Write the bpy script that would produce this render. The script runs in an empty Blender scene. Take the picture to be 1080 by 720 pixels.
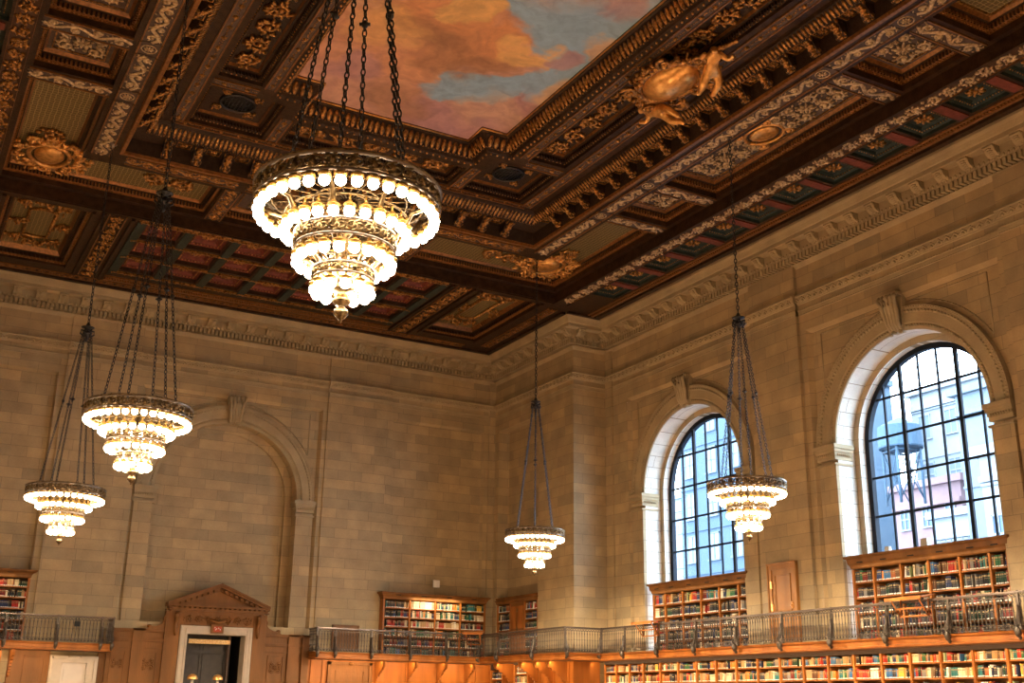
import bpy, math, random
from mathutils import Vector, Matrix
random.seed(7)
PI = math.pi
scene = bpy.context.scene
COL = scene.collection

# ------------------------------------------------------------------ helpers
class MB:
    """collects geometry; build() links it as one mesh object"""
    def __init__(s, fn=None):
        s.v = []; s.f = []; s.m = []; s.sm = []; s.fn = fn; s.mi = 0
    def _add(s, vs, fs, smooth=False):
        n = len(s.v)
        if s.fn: vs = [s.fn(*p) for p in vs]
        s.v.extend(vs)
        for f in fs:
            s.f.append([i + n for i in f]); s.m.append(s.mi); s.sm.append(smooth)
    def quad(s, a, b, c, d): s._add([a, b, c, d], [(0, 1, 2, 3)])
    def poly(s, pts): s._add(list(pts), [tuple(range(len(pts)))])
    def box(s, x0, x1, y0, y1, z0, z1):
        vs = [(x0,y0,z0),(x1,y0,z0),(x1,y1,z0),(x0,y1,z0),(x0,y0,z1),(x1,y0,z1),(x1,y1,z1),(x0,y1,z1)]
        s._add(vs, [(0,3,2,1),(4,5,6,7),(0,1,5,4),(1,2,6,5),(2,3,7,6),(3,0,4,7)])
    def taper(s, x0, x1, y0, y1, z0, z1, e):
        """box whose z1 face is inset by e"""
        vs = [(x0,y0,z0),(x1,y0,z0),(x1,y1,z0),(x0,y1,z0),(x0+e,y0+e,z1),(x1-e,y0+e,z1),(x1-e,y1-e,z1),(x0+e,y1-e,z1)]
        s._add(vs, [(0,3,2,1),(4,5,6,7),(0,1,5,4),(1,2,6,5),(2,3,7,6),(3,0,4,7)])
    def frame(s, x0, x1, y0, y1, w, z0, z1):
        """rectangular picture frame in the xy plane"""
        s.box(x0, x1, y0, y0+w, z0, z1); s.box(x0, x1, y1-w, y1, z0, z1)
        s.box(x0, x0+w, y0+w, y1-w, z0, z1); s.box(x1-w, x1, y0+w, y1-w, z0, z1)
    def extrude(s, prof, path, close=False, cap=True):
        """prof: list of (offset, z); path: list of (x, y, nx, ny) with mitre normals"""
        n = len(prof); vs = []
        for (x, y, nx, ny) in path:
            for (o, z) in prof: vs.append((x + nx*o, y + ny*o, z))
        fs = []
        for k in range(len(path) - 1 + (1 if close else 0)):
            a = k*n; b = ((k+1) % len(path))*n
            for i in range(n-1): fs.append((a+i, b+i, b+i+1, a+i+1))
        s._add(vs, fs)
    def tube(s, pts, r, n=6, flat=1.0, caps=True):
        pts = [Vector(p) for p in pts]; vs = []; L = len(pts)
        up = Vector((0, 0, 1))
        for i, p in enumerate(pts):
            t = (pts[min(i+1, L-1)] - pts[max(i-1, 0)])
            if t.length < 1e-9: t = Vector((1, 0, 0))
            t.normalize()
            a = t.cross(up)
            if a.length < 1e-3: a = t.cross(Vector((1, 0, 0)))
            a.normalize(); b = a.cross(t)
            rr = r[i] if isinstance(r, (list, tuple)) else r
            for k in range(n):
                an = 2*PI*k/n
                q = p + a*(rr*math.cos(an)) + b*(rr*flat*math.sin(an))
                vs.append((q.x, q.y, q.z))
        fs = []
        for i in range(L-1):
            for k in range(n):
                k2 = (k+1) % n
                fs.append((i*n+k, i*n+k2, (i+1)*n+k2, (i+1)*n+k))
        if caps:
            fs.append(tuple(range(n-1, -1, -1))); fs.append(tuple((L-1)*n+k for k in range(n)))
        s._add(vs, fs, True)
    def ball(s, c, r, seg=8, rings=5, rot=0.0):
        if not isinstance(r, (list, tuple)): r = (r, r, r)
        cr, sr = math.cos(rot), math.sin(rot)
        vs = [(c[0], c[1], c[2]+r[2])]
        for i in range(1, rings):
            th = PI*i/rings
            for k in range(seg):
                ph = 2*PI*k/seg
                x = r[0]*math.sin(th)*math.cos(ph); y = r[1]*math.sin(th)*math.sin(ph)
                vs.append((c[0]+x*cr-y*sr, c[1]+x*sr+y*cr, c[2]+r[2]*math.cos(th)))
        vs.append((c[0], c[1], c[2]-r[2])); last = len(vs)-1
        fs = [(0, 1+k, 1+(k+1) % seg) for k in range(seg)]
        for i in range(rings-2):
            for k in range(seg):
                a = 1+i*seg+k; b = 1+i*seg+(k+1) % seg
                fs.append((a, a+seg, b+seg, b))
        fs += [(last, 1+(rings-2)*seg+(k+1) % seg, 1+(rings-2)*seg+k) for k in range(seg)]
        s._add(vs, fs, True)
    def lathe(s, prof, c=(0, 0, 0), n=16, smooth=True):
        vs = []
        for (r, z) in prof:
            for k in range(n):
                a = 2*PI*k/n
                vs.append((c[0]+r*math.cos(a), c[1]+r*math.sin(a), c[2]+z))
        fs = []
        for i in range(len(prof)-1):
            for k in range(n):
                k2 = (k+1) % n
                fs.append((i*n+k, i*n+k2, (i+1)*n+k2, (i+1)*n+k))
        s._add(vs, fs, smooth)
    def link(s, c, ax, tw, L, W, r):
        """one oval chain link centred at c along unit vector ax, twisted by tw"""
        ax = Vector(ax); a = ax.orthogonal().normalized(); b = ax.cross(a)
        u = a*math.cos(tw) + b*math.sin(tw)
        nrm = ax.cross(u); N = 8; n = 4; vs = []; fs = []
        for i in range(N):
            t = 2*PI*i/N
            d = ax*math.cos(t) + u*math.sin(t)
            p = Vector(c) + ax*(L*math.cos(t)) + u*(W*math.sin(t))
            for k in range(n):
                q = p + d*(r*math.cos(2*PI*k/n)) + nrm*(r*math.sin(2*PI*k/n))
                vs.append((q.x, q.y, q.z))
        for i in range(N):
            i2 = (i+1) % N
            for k in range(n):
                k2 = (k+1) % n
                fs.append((i*n+k, i*n+k2, i2*n+k2, i2*n+k))
        s._add(vs, fs, True)
    def mesh(s, name, mats):
        me = bpy.data.meshes.new(name)
        me.from_pydata(s.v, [], s.f)
        if not isinstance(mats, (list, tuple)): mats = [mats]
        for m in mats: me.materials.append(m)
        me.polygons.foreach_set('material_index', s.m)
        me.polygons.foreach_set('use_smooth', s.sm)
        me.update()
        return me
    def build(s, name, mats, parent=None):
        o = bpy.data.objects.new(name, s.mesh(name, mats)); COL.objects.link(o)
        if parent: o.parent = parent
        return o

def mobj(name, me, parent=None, loc=(0, 0, 0), rot=None, scale=None):
    o = bpy.data.objects.new(name, me); COL.objects.link(o); o.location = loc
    if rot: o.rotation_euler = rot
    if scale: o.scale = scale
    if parent: o.parent = parent
    return o
def empty(name, loc=(0, 0, 0), rz=0.0):
    o = bpy.data.objects.new(name, None); COL.objects.link(o)
    o.location = loc; o.rotation_euler = (0, 0, rz); o.empty_display_size = .3
    return o
def tag(o, label=None, cat=None, group=None, kind=None):
    if label: o['label'] = label
    if cat: o['category'] = cat
    if group: o['group'] = group
    if kind: o['kind'] = kind
    return o
def copy_tree(o, parent=None):
    kids = list(o.children)
    c = o.copy(); COL.objects.link(c); c.parent = parent
    for ch in kids: copy_tree(ch, c)
    return c

# ------------------------------------------------------------------ materials
def new_mat(name):
    m = bpy.data.materials.new(name); m.use_nodes = True
    nt = m.node_tree; b = nt.nodes['Principled BSDF']
    return m, nt, b
def N(nt, typ, **kw):
    n = nt.nodes.new(typ)
    for k, v in kw.items(): setattr(n, k, v)
    return n
def ramp(nt, stops, interp='LINEAR'):
    r = N(nt, 'ShaderNodeValToRGB'); e = r.color_ramp.elements
    r.color_ramp.interpolation = interp
    while len(e) < len(stops): e.new(0.5)
    for i, (p, c) in enumerate(stops):
        e[i].position = p; e[i].color = (*c, 1)
    return r
def simple(name, col, rough=.6, metal=0.0, noise=0.0, scale=6.0, col2=None, bump=0.0, bscale=30.0, detail=5.0, stretch=None):
    m, nt, b = new_mat(name)
    if metal == 0.0: b.inputs['Specular IOR Level'].default_value = .22
    b.inputs['Roughness'].default_value = rough; b.inputs['Metallic'].default_value = metal
    b.inputs['Base Color'].default_value = (*col, 1)
    if noise > 0 or col2 or bump:
        tc = N(nt, 'ShaderNodeTexCoord'); mp = N(nt, 'ShaderNodeMapping')
        if stretch: mp.inputs['Scale'].default_value = stretch
        nt.links.new(tc.outputs['Object'], mp.inputs[0])
    if noise > 0 or col2:
        n = N(nt, 'ShaderNodeTexNoise'); n.inputs['Scale'].default_value = scale; n.inputs['Detail'].default_value = detail
        nt.links.new(mp.outputs[0], n.inputs['Vector'])
        c2 = col2 or tuple(c*(1-noise) for c in col)
        r = ramp(nt, [(.35, c2), (.65, col)])
        nt.links.new(n.outputs['Fac'], r.inputs[0]); nt.links.new(r.outputs[0], b.inputs['Base Color'])
    if bump:
        n2 = N(nt, 'ShaderNodeTexNoise'); n2.inputs['Scale'].default_value = bscale; n2.inputs['Detail'].default_value = 3
        nt.links.new(mp.outputs[0], n2.inputs['Vector'])
        bp = N(nt, 'ShaderNodeBump'); bp.inputs['Strength'].default_value = bump; bp.inputs['Distance'].default_value = .02
        nt.links.new(n2.outputs['Fac'], bp.inputs['Height']); nt.links.new(bp.outputs[0], b.inputs['Normal'])
    return m

def stone_mat(name, blocks=True, c1=(.48, .348, .185), c2=(.355, .268, .155)):
    m, nt, b = new_mat(name); L = nt.links.new
    b.inputs['Roughness'].default_value = .72
    geo = N(nt, 'ShaderNodeNewGeometry'); sp = N(nt, 'ShaderNodeSeparateXYZ'); sn = N(nt, 'ShaderNodeSeparateXYZ')
    L(geo.outputs['Position'], sp.inputs[0]); L(geo.outputs['True Normal'], sn.inputs[0])
    ax = N(nt, 'ShaderNodeMath', operation='ABSOLUTE'); L(sn.outputs['X'], ax.inputs[0])
    gt = N(nt, 'ShaderNodeMath', operation='GREATER_THAN'); L(ax.outputs[0], gt.inputs[0]); gt.inputs[1].default_value = .6
    mx = N(nt, 'ShaderNodeMix'); L(gt.outputs[0], mx.inputs['Factor'])
    L(sp.outputs['X'], mx.inputs['A']); L(sp.outputs['Y'], mx.inputs['B'])
    cb = N(nt, 'ShaderNodeCombineXYZ'); L(mx.outputs['Result'], cb.inputs['X']); L(sp.outputs['Z'], cb.inputs['Y'])
    n1 = N(nt, 'ShaderNodeTexNoise'); n1.inputs['Scale'].default_value = 1.4; n1.inputs['Detail'].default_value = 6
    L(geo.outputs['Position'], n1.inputs['Vector'])
    n2 = N(nt, 'ShaderNodeTexNoise'); n2.inputs['Scale'].default_value = 22; n2.inputs['Detail'].default_value = 4
    L(geo.outputs['Position'], n2.inputs['Vector'])
    if blocks:
        br = N(nt, 'ShaderNodeTexBrick'); br.inputs['Scale'].default_value = 1.0
        br.inputs['Brick Width'].default_value = .98; br.inputs['Row Height'].default_value = .375
        br.inputs['Mortar Size'].default_value = .009; br.inputs['Mortar Smooth'].default_value = .3
        br.inputs['Bias'].default_value = -.1
        br.offset = .5; br.squash = 1.35; br.squash_frequency = 3
        br.inputs['Color1'].default_value = (*c1, 1); br.inputs['Color2'].default_value = (*c2, 1)
        br.inputs['Mortar'].default_value = (.27, .20, .12, 1)
        L(cb.outputs[0], br.inputs['Vector'])
        br2 = N(nt, 'ShaderNodeTexBrick'); br2.inputs['Scale'].default_value = 1.0
        for k, v in (('Brick Width', .98), ('Row Height', .375), ('Mortar Size', 0.0), ('Bias', -.45)): br2.inputs[k].default_value = v
        br2.offset = .5; br2.squash = 1.35; br2.squash_frequency = 3
        br2.inputs['Color1'].default_value = (1, 1, 1, 1); br2.inputs['Color2'].default_value = (.80, .86, .93, 1)
        ad = N(nt, 'ShaderNodeVectorMath', operation='ADD'); ad.inputs[1].default_value = (.98*14, .375*24, 0)
        L(cb.outputs[0], ad.inputs[0]); L(ad.outputs[0], br2.inputs['Vector'])
        mm = N(nt, 'ShaderNodeMix', data_type='RGBA', blend_type='MULTIPLY'); mm.inputs['Factor'].default_value = 1
        L(br.outputs['Color'], mm.inputs['A']); L(br2.outputs['Color'], mm.inputs['B']); base = mm.outputs['Result']
    else:
        rg = N(nt, 'ShaderNodeRGB'); rg.outputs[0].default_value = (*[(a*.6+c*.4) for a, c in zip(c1, c2)], 1); base = rg.outputs[0]
    r1 = ramp(nt, [(.3, (.80, .80, .80)), (.7, (1.08, 1.08, 1.06))]); L(n1.outputs['Fac'], r1.inputs[0])
    m1 = N(nt, 'ShaderNodeMix', data_type='RGBA', blend_type='MULTIPLY'); m1.inputs['Factor'].default_value = 1
    L(base, m1.inputs['A']); L(r1.outputs[0], m1.inputs['B'])
    r2 = ramp(nt, [(.3, (.93, .93, .93)), (.7, (1.04, 1.04, 1.04))]); L(n2.outputs['Fac'], r2.inputs[0])
    m2 = N(nt, 'ShaderNodeMix', data_type='RGBA', blend_type='MULTIPLY'); m2.inputs['Factor'].default_value = 1
    L(m1.outputs['Result'], m2.inputs['A']); L(r2.outputs[0], m2.inputs['B'])
    L(m2.outputs['Result'], b.inputs['Base Color'])
    bp = N(nt, 'ShaderNodeBump'); bp.inputs['Strength'].default_value = .35; bp.inputs['Distance'].default_value = .02
    if blocks:
        inv = N(nt, 'ShaderNodeMath', operation='SUBTRACT'); inv.inputs[0].default_value = 1; L(br.outputs['Fac'], inv.inputs[1])
        L(inv.outputs[0], bp.inputs['Height'])
    else: L(n2.outputs['Fac'], bp.inputs['Height'])
    L(bp.outputs[0], b.inputs['Normal'])
    return m

M = {}
M['stone'] = stone_mat('stone_block_wall')
M['carved_stone'] = stone_mat('carved_stone', False, (.43, .33, .19), (.36, .28, .165))
M['reveal_stone'] = stone_mat('daylit_reveal_stone', True, (.74, .70, .62), (.70, .66, .58))  # paler copy of the wall stone, window daylight put into its colour
M['wood_ceiling'] = simple('dark_carved_wood', (.052, .026, .013), .42, 0, .55, 5, bump=.5, bscale=24)
M['wood_field'] = simple('umber_painted_panel', (.05, .03, .02), .5, 0, .4, 9, bump=.8, bscale=38)
M['gold'] = simple('old_gilding', (.66, .34, .10), .34, .75, .6, 14, col2=(.14, .065, .02))
M['bright_gold'] = simple('bright_gilding', (.92, .52, .17), .3, .7, .3, 9, col2=(.62, .30, .08))
M['orange_gild'] = simple('orange_gilt_moulding', (.33, .145, .042), .35, .45, .45, 12)
M['cream_gold'] = simple('pale_gilt_relief', (.74, .58, .36), .42, .4, .5, 12, col2=(.34, .22, .11))
M['grey_paint'] = simple('grey_violet_painted_wood', (.11, .078, .064), .5, 0, .35, 8)
M['green_paint'] = simple('dark_green_painted_coffer', (.035, .05, .042), .5, 0, .4, 9)
M['red_paint'] = simple('faded_red_painted_wood', (.20, .052, .036), .5, 0, .4, 9)
M['iron'] = simple('dark_wrought_iron', (.115, .088, .065), .45, .45, .4, 20)
M['rail_top'] = simple('polished_rail_cap', (.20, .15, .12), .25, .6)
M['chain'] = simple('blackened_chain_metal', (.05, .05, .055), .35, .8)
M['brass'] = simple('aged_brass', (.30, .215, .11), .32, .85, .4, 18, col2=(.07, .045, .02))
M['rim_metal'] = simple('dark_bronze_rim', (.20, .17, .15), .28, .85)
M['cup'] = simple('gilt_lamp_cup', (.34, .19, .04), .4, .4)
M['oak'] = simple('orange_oak_wood', (.42, .145, .028), .42, 0, .35, 3, bump=.15, stretch=(1, 1, .12))
M['oak_light'] = simple('golden_oak_door', (.40, .18, .045), .4, 0, .3, 3, bump=.1, stretch=(1, 1, .12))
M['oak_dark'] = simple('brown_oak_panel', (.225, .094, .024), .5, 0, .35, 3, bump=.2, stretch=(1, 1, .15))
M['oak_shadow'] = simple('dark_wood_with_shade', (.09, .045, .025), .5, 0, .3, 4)  # dark ground wood; shade of the gallery underside is put into this colour
M['black'] = simple('black_slot', (.012, .011, .01), .6)
M['bronze_door'] = simple('dark_bronze_door', (.045, .036, .028), .6, .1, .3, 6)
M['marble'] = simple('cream_marble', (.52, .43, .33), .35, 0, .12, 4)
M['white_door'] = simple('pale_painted_door', (.60, .52, .44), .5, 0, .06, 4)
M['white'] = simple('white_plastic', (.62, .58, .52), .5)
M['window_iron'] = simple('navy_black_window_iron', (.010, .014, .022), .75, 0, .1)
M['floor'] = simple('terracotta_floor', (.30, .17, .10), .5, 0, .2, 2)
M['plaque'] = simple('gold_lettered_band', (.62, .40, .16), .4, .4, .4, 26, col2=(.42, .25, .09))
M['red'] = simple('red_enamel', (.42, .06, .03), .45)

def emit_mat(name, col, strength, base=(.9, .9, .9)):
    m, nt, b = new_mat(name)
    b.inputs['Base Color'].default_value = (*base, 1); b.inputs['Roughness'].default_value = .4
    b.inputs['Emission Color'].default_value = (*col, 1); b.inputs['Emission Strength'].default_value = strength
    return m
BULB = 18.0
M['bulb'] = emit_mat('lit_frosted_globe', (1.0, .79, .54), BULB)
M['tube_light'] = emit_mat('warm_shelf_lamp', (1.0, .66, .34), 16.0)

def glass_mat():
    m = bpy.data.materials.new('window_glass'); m.use_nodes = True; nt = m.node_tree
    nt.nodes.clear(); o = N(nt, 'ShaderNodeOutputMaterial')
    t = N(nt, 'ShaderNodeBsdfTransparent'); t.inputs[0].default_value = (.93, .97, 1, 1)
    g = N(nt, 'ShaderNodeBsdfGlossy'); g.inputs['Roughness'].default_value = .05
    x = N(nt, 'ShaderNodeMixShader'); x.inputs[0].default_value = .05
    nt.links.new(t.outputs[0], x.inputs[1]); nt.links.new(g.outputs[0], x.inputs[2]); nt.links.new(x.outputs[0], o.inputs[0])
    return m
M['glass'] = glass_mat()

def mural_mat():
    m, nt, b = new_mat('painted_sky_mural'); L = nt.links.new
    b.inputs['Roughness'].default_value = .75
    geo = N(nt, 'ShaderNodeNewGeometry')
    n = N(nt, 'ShaderNodeTexNoise'); n.inputs['Scale'].default_value = .62; n.inputs['Detail'].default_value = 8; n.inputs['Roughness'].default_value = .52
    L(geo.outputs['Position'], n.inputs['Vector'])
    sb = N(nt, 'ShaderNodeVectorMath', operation='SUBTRACT'); sb.inputs[1].default_value = (.5, .5, .5); L(n.outputs['Color'], sb.inputs[0])
    sc = N(nt, 'ShaderNodeVectorMath', operation='SCALE'); sc.inputs['Scale'].default_value = 2.9; L(sb.outputs[0], sc.inputs[0])
    ad = N(nt, 'ShaderNodeVectorMath', operation='ADD'); L(geo.outputs['Position'], ad.inputs[0]); L(sc.outputs[0], ad.inputs[1])
    n3 = N(nt, 'ShaderNodeTexNoise'); n3.inputs['Scale'].default_value = 1.5; n3.inputs['Detail'].default_value = 6; n3.inputs['Distortion'].default_value = .5
    L(geo.outputs['Position'], n3.inputs['Vector'])
    r0 = ramp(nt, [(.30, (.44, .26, .27)), (.48, (.56, .32, .23)), (.66, (.66, .46, .32))])
    L(n3.outputs['Fac'], r0.inputs[0]); cur = r0.outputs[0]
    BL = (.27, .45, .67); OR = (.64, .31, .15); YE = (.74, .48, .20); MA = (.42, .25, .31); CR = (.66, .45, .28); BR = (.36, .19, .11); PK = (.54, .33, .28)
    blobs = [((8.7, 25.6), 2.3, PK, .9, .3), ((9.5, 23.4), 1.9, OR, .55, .4), ((9.6, 21.2), 1.4, OR, .85, .4), ((8.9, 24.9), .7, MA, .7, .4), ((9.9, 22.3), .6, BR, .7, .5), ((12.3, 26.3), 1.5, MA, .9, .4), ((13.7, 24.6), 1.4, MA, .7, .4),
             ((13.2, 20.4), 2.3, BL, 1, .10), ((11.9, 24.3), .9, BL, 1, .12), ((12.1, 20.2), 1.3, BL, 1, .12), ((13.6, 22.6), 1.2, BL, .9, .2), ((11.9, 24.1), 1.15, BL, 1, .12), ((12.9, 23.2), .8, BL, .9, .2), ((10.9, 24.6), .6, BL, .8, .2),
             ((12.0, 22.35), 1.1, PK, 1, .1), ((11.9, 22.0), .8, OR, .8, .4), ((11.2, 21.9), 1.0, OR, .9, .2), ((12.55, 22.0), .62, YE, .85, .25), ((11.7, 22.9), .75, BR, .85, .4), ((10.6, 22.9), .9, BR, .7, .4),
             ((10.3, 20.9), .75, YE, .95, .15), ((8.9, 22.6), .9, YE, .5, .4), ((14.0, 20.9), .55, CR, .8, .3), ((13.4, 21.9), .45, MA, .8, .3), ((13.1, 19.2), .6, MA, .6, .3),
             ((14.1, 23.2), .6, CR, .8, .3), ((12.9, 25.2), .9, CR, .45, .4), ((10.6, 26.1), 1.0, BR, .6, .4), ((11.6, 17.5), 2.2, PK, .8, .3), ((9.5, 17.0), 2.0, BL, .8, .3), ((13.5, 15.5), 2.0, CR, .7, .3), ((10.5, 13), 3, BL, .7, .3), ((12.5, 9), 3, OR, .7, .3)]
    for (p, rad, col, amt, soft) in blobs:
        d = N(nt, 'ShaderNodeVectorMath', operation='DISTANCE'); d.inputs[1].default_value = (p[0], p[1], 15.78); L(ad.outputs[0], d.inputs[0])
        mr = N(nt, 'ShaderNodeMapRange', interpolation_type='SMOOTHSTEP')
        mr.inputs['From Min'].default_value = rad*(1+soft); mr.inputs['From Max'].default_value = rad*(1-soft)
        mr.inputs['To Min'].default_value = 0; mr.inputs['To Max'].default_value = amt
        L(d.outputs['Value'], mr.inputs['Value'])
        mx = N(nt, 'ShaderNodeMix', data_type='RGBA'); L(mr.outputs[0], mx.inputs['Factor']); L(cur, mx.inputs['A']); mx.inputs['B'].default_value = (*col, 1)
        cur = mx.outputs['Result']
    n4 = N(nt, 'ShaderNodeTexNoise'); n4.inputs['Scale'].default_value = 2.6; n4.inputs['Detail'].default_value = 8
    L(ad.outputs[0], n4.inputs['Vector'])
    r4 = ramp(nt, [(.32, (.80, .78, .82)), (.68, (1.14, 1.12, 1.08))]); L(n4.outputs['Fac'], r4.inputs[0])
    mm = N(nt, 'ShaderNodeMix', data_type='RGBA', blend_type='MULTIPLY'); mm.inputs['Factor'].default_value = 1
    L(cur, mm.inputs['A']); L(r4.outputs[0], mm.inputs['B']); L(mm.outputs['Result'], b.inputs['Base Color'])
    return m
M['mural'] = mural_mat()
def grid_mat():
    m, nt, b = new_mat('gilded_lattice_panel'); L = nt.links.new
    b.inputs['Roughness'].default_value = .45; b.inputs['Metallic'].default_value = .4
    tc = N(nt, 'ShaderNodeTexCoord'); v = N(nt, 'ShaderNodeTexVoronoi', feature='DISTANCE_TO_EDGE'); v.inputs['Scale'].default_value = 8; v.inputs['Randomness'].default_value = .25
    L(tc.outputs['Object'], v.inputs['Vector'])
    r = ramp(nt, [(.02, (.48, .37, .16)), (.12, (.13, .10, .04)), (.4, (.20, .15, .06))]); L(v.outputs['Distance'], r.inputs[0]); L(r.outputs[0], b.inputs['Base Color'])
    bp = N(nt, 'ShaderNodeBump'); bp.invert = True; bp.inputs['Strength'].default_value = .7; L(v.outputs['Distance'], bp.inputs['Height']); L(bp.outputs[0], b.inputs['Normal'])
    return m
M['lattice'] = grid_mat()
# ------------------------------------------------------------------ the carved ceiling
CX = 10.86                     # centre line of the room
Z1, Z2, Z3, ZM = 14.2, 14.55, 15.2, 15.78
SOUTH = -4.0
XL, XR, YN = -1.07, 22.79, 40.87
def mir(x0, x1): return (2*CX - x1, 2*CX - x0)

def plate(mb, x0, x1, y0, y1, z, holes):
    xs = sorted(set([x0, x1] + [min(max(h[i], x0), x1) for h in holes for i in (0, 1)]))
    ys = sorted(set([y0, y1] + [min(max(h[i], y0), y1) for h in holes for i in (2, 3)]))
    for i in range(len(xs)-1):
        for j in range(len(ys)-1):
            cx, cy = (xs[i]+xs[i+1])/2, (ys[j]+ys[j+1])/2
            if any(h[0] < cx < h[1] and h[2] < cy < h[3] for h in holes): continue
            mb.quad((xs[i], ys[j], z), (xs[i+1], ys[j], z), (xs[i+1], ys[j+1], z), (xs[i], ys[j+1], z))

ceil = MB()
# rectangles of the recessed coffers -------------------------------------------------
pitch = 9.8
small = []                                   # green rosette coffers over the window bays
for k in range(-8, 13):
    y = 19.07 + 1.585*k
    if 3 < y < 33.3: small.append((21.54-.5, 21.54+.56, y-.56, y+.56))
small += [(*mir(h[0], h[1]), h[2], h[3]) for h in small]
red = [(CX+1.5*i-.57, CX+1.5*i+.57, 34.25+1.62*j, 34.25+1.62*j+1.25) for i in range(-3, 4) for j in range(3)]
cornerp = [(17.6, 20.05, 34.2, 39.5)]; cornerp += [(*mir(*h[:2]), *h[2:]) for h in cornerp]
z1_holes = small + red + cornerp
longp, squarep = [], []
for k in range(-1, 2):
    c = 20.97 + pitch*(k-0) - (0 if k < 1 else 0)
    if k < 1: longp.append((18.42, 20.3, c-3.25, c+3.25))
for c in (16.07-pitch, 16.07, 25.75): squarep.append((18.42, 20.3, c-.93, c+.93))
longp.append((CX-2.95, CX+2.95, 31.2, 33.55))
side_l = [(*mir(*h[:2]), *h[2:]) for h in longp[:-1]] + [(*mir(*h[:2]), *h[2:]) for h in squarep]
cornL = [(18.42, 20.3, 27.35, 33.55), (14.4, 18.42, 31.2, 33.55)]
cornL += [(*mir(*h[:2]), *h[2:]) for h in cornL]
z2_holes = longp + squarep + side_l + cornL
vents = [(14.05, 16.1, 26.6, 28.75)]; vents += [(*mir(*h[:2]), *h[2:]) for h in vents]
inner = [(14.9, 16.05, 15.8-12, 25.95), (CX-2.66, CX+2.66, 27.45, 28.7)]; inner.insert(1, (*mir(*inner[0][:2]), *inner[0][2:]))
z3_holes = vents + inner
# plates ------------------------------------------------------------------------------
A = (2*CX-20.45, 20.45, SOUTH, 33.76)
B = (2*CX-17.45, 17.45, SOUTH, 30.2)
Cc = (2*CX-16.8, 16.8, SOUTH, 29.06)
notch = [(XR-1.43, XR, 34.45, 42), (XL, XL+1.43, 34.45, 42)]
plate(ceil, XL, XR, SOUTH, YN, Z1, z1_holes + notch + [A])
plate(ceil, A[0], A[1], SOUTH, A[3], Z2, z2_holes + [B])
mur_out = [(7.25, SOUTH), (7.25, 26.3), (8.05, 26.3), (8.05, 27.2), (13.67, 27.2), (13.67, 26.3), (14.47, 26.3), (14.47, SOUTH)]
plate(ceil, Cc[0], Cc[1], SOUTH, Cc[3], Z3, z3_holes + [(7.25, 14.47, SOUTH-1, 26.3), (8.05, 13.67, 26.2, 27.2)])
def ring(mb, R1, z1, R2, z2):
    """sloping or vertical band between two nested U rectangles (open to the south)"""
    a = [(R1[0], R1[2]), (R1[0], R1[3]), (R1[1], R1[3]), (R1[1], R1[2])]
    b = [(R2[0], R2[2]), (R2[0], R2[3]), (R2[1], R2[3]), (R2[1], R2[2])]
    for i in range(3): mb.quad((*a[i], z1), (*a[i+1], z1), (*b[i+1], z2), (*b[i], z2))
def shrink(R, d): return (R[0]+d, R[1]-d, R[2], R[3]-(d*1.75 if d > 0 else d))
ring(ceil, A, Z1, A, Z2)
# lip and deep bracket zone of the modillion cornice
ceil.mi = 1
ring(ceil, shrink(B, -.15), Z2, shrink(B, -.12), Z2-.07); ring(ceil, shrink(B, -.12), Z2-.07, shrink(B, -.02), Z2-.07)
ring(ceil, shrink(B, -.02), Z2-.07, B, Z2+.02)
ceil.mi = 2
ring(ceil, B, Z2+.02, shrink(B, .02), 14.98); ring(ceil, shrink(B, .02), 14.98, shrink(B, .40), 14.98)
ceil.mi = 0
ring(ceil, shrink(B, .40), 14.92, shrink(B, .62), 15.12); ring(ceil, shrink(B, .40), 14.98, shrink(B, .40), 14.92)
ring(ceil, shrink(B, .62), 15.12, shrink(B, .65), Z3)
# recess walls
def recess(mb, h, z0, steps, mats):
    """stepped recess: steps = list of (inset, z); returns the innermost rectangle"""
    cur = h; cz = z0
    for (ins, z), mi in zip(steps, mats):
        nx = (h[0]+ins, h[1]-ins, h[2]+ins, h[3]-ins)
        a = [(cur[0], cur[2]), (cur[1], cur[2]), (cur[1], cur[3]), (cur[0], cur[3])]
        b = [(nx[0], nx[2]), (nx[1], nx[2]), (nx[1], nx[3]), (nx[0], nx[3])]
        mb.mi = mi
        for i in range(4):
            j = (i+1) % 4
            mb.quad((*a[i], cz), (*a[j], cz), (*b[j], z), (*b[i], z))
        cur = nx; cz = z
    return cur, cz
CM = [M['wood_ceiling'], M['orange_gild'], M['wood_field'], M['grey_paint'], M['green_paint'], M['red_paint'], M['lattice']]
ceil.mi = 0
ceiling = ceil.build('ceiling', CM); tag(ceiling, kind='structure')

def frame_map(x, y, z, ang):
    """local (s, t, h) -> world: s along ang, t across, h hanging down from z"""
    c, s_ = math.cos(ang), math.sin(ang)
    return lambda s, t, h: (x + c*s - s_*t, y + s_*s + c*t, z - h)
def spiral(mb, cx, cy, r, turns, a0, dirn, th, h, n=22):
    pts, rad = [], []
    for i in range(n+1):
        u = i/n; a = a0 + dirn*turns*2*PI*u; rr = r*(1-u*.86)
        pts.append((cx+rr*math.cos(a), cy+rr*math.sin(a), h)); rad.append(th*(1-.35*u))
    mb.tube(pts, rad, 5, .8); mb.ball(pts[-1], th*1.7, 6, 4)
def rosette(mb, cx, cy, r, h, petals=8):
    mb.ball((cx, cy, h+.01), (r*.28, r*.28, r*.3), 7, 4)
    for k in range(petals):
        a = 2*PI*k/petals
        mb.ball((cx+r*.62*math.cos(a), cy+r*.62*math.sin(a), h), (r*.36, r*.17, r*.2), 6, 4, a)
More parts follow.
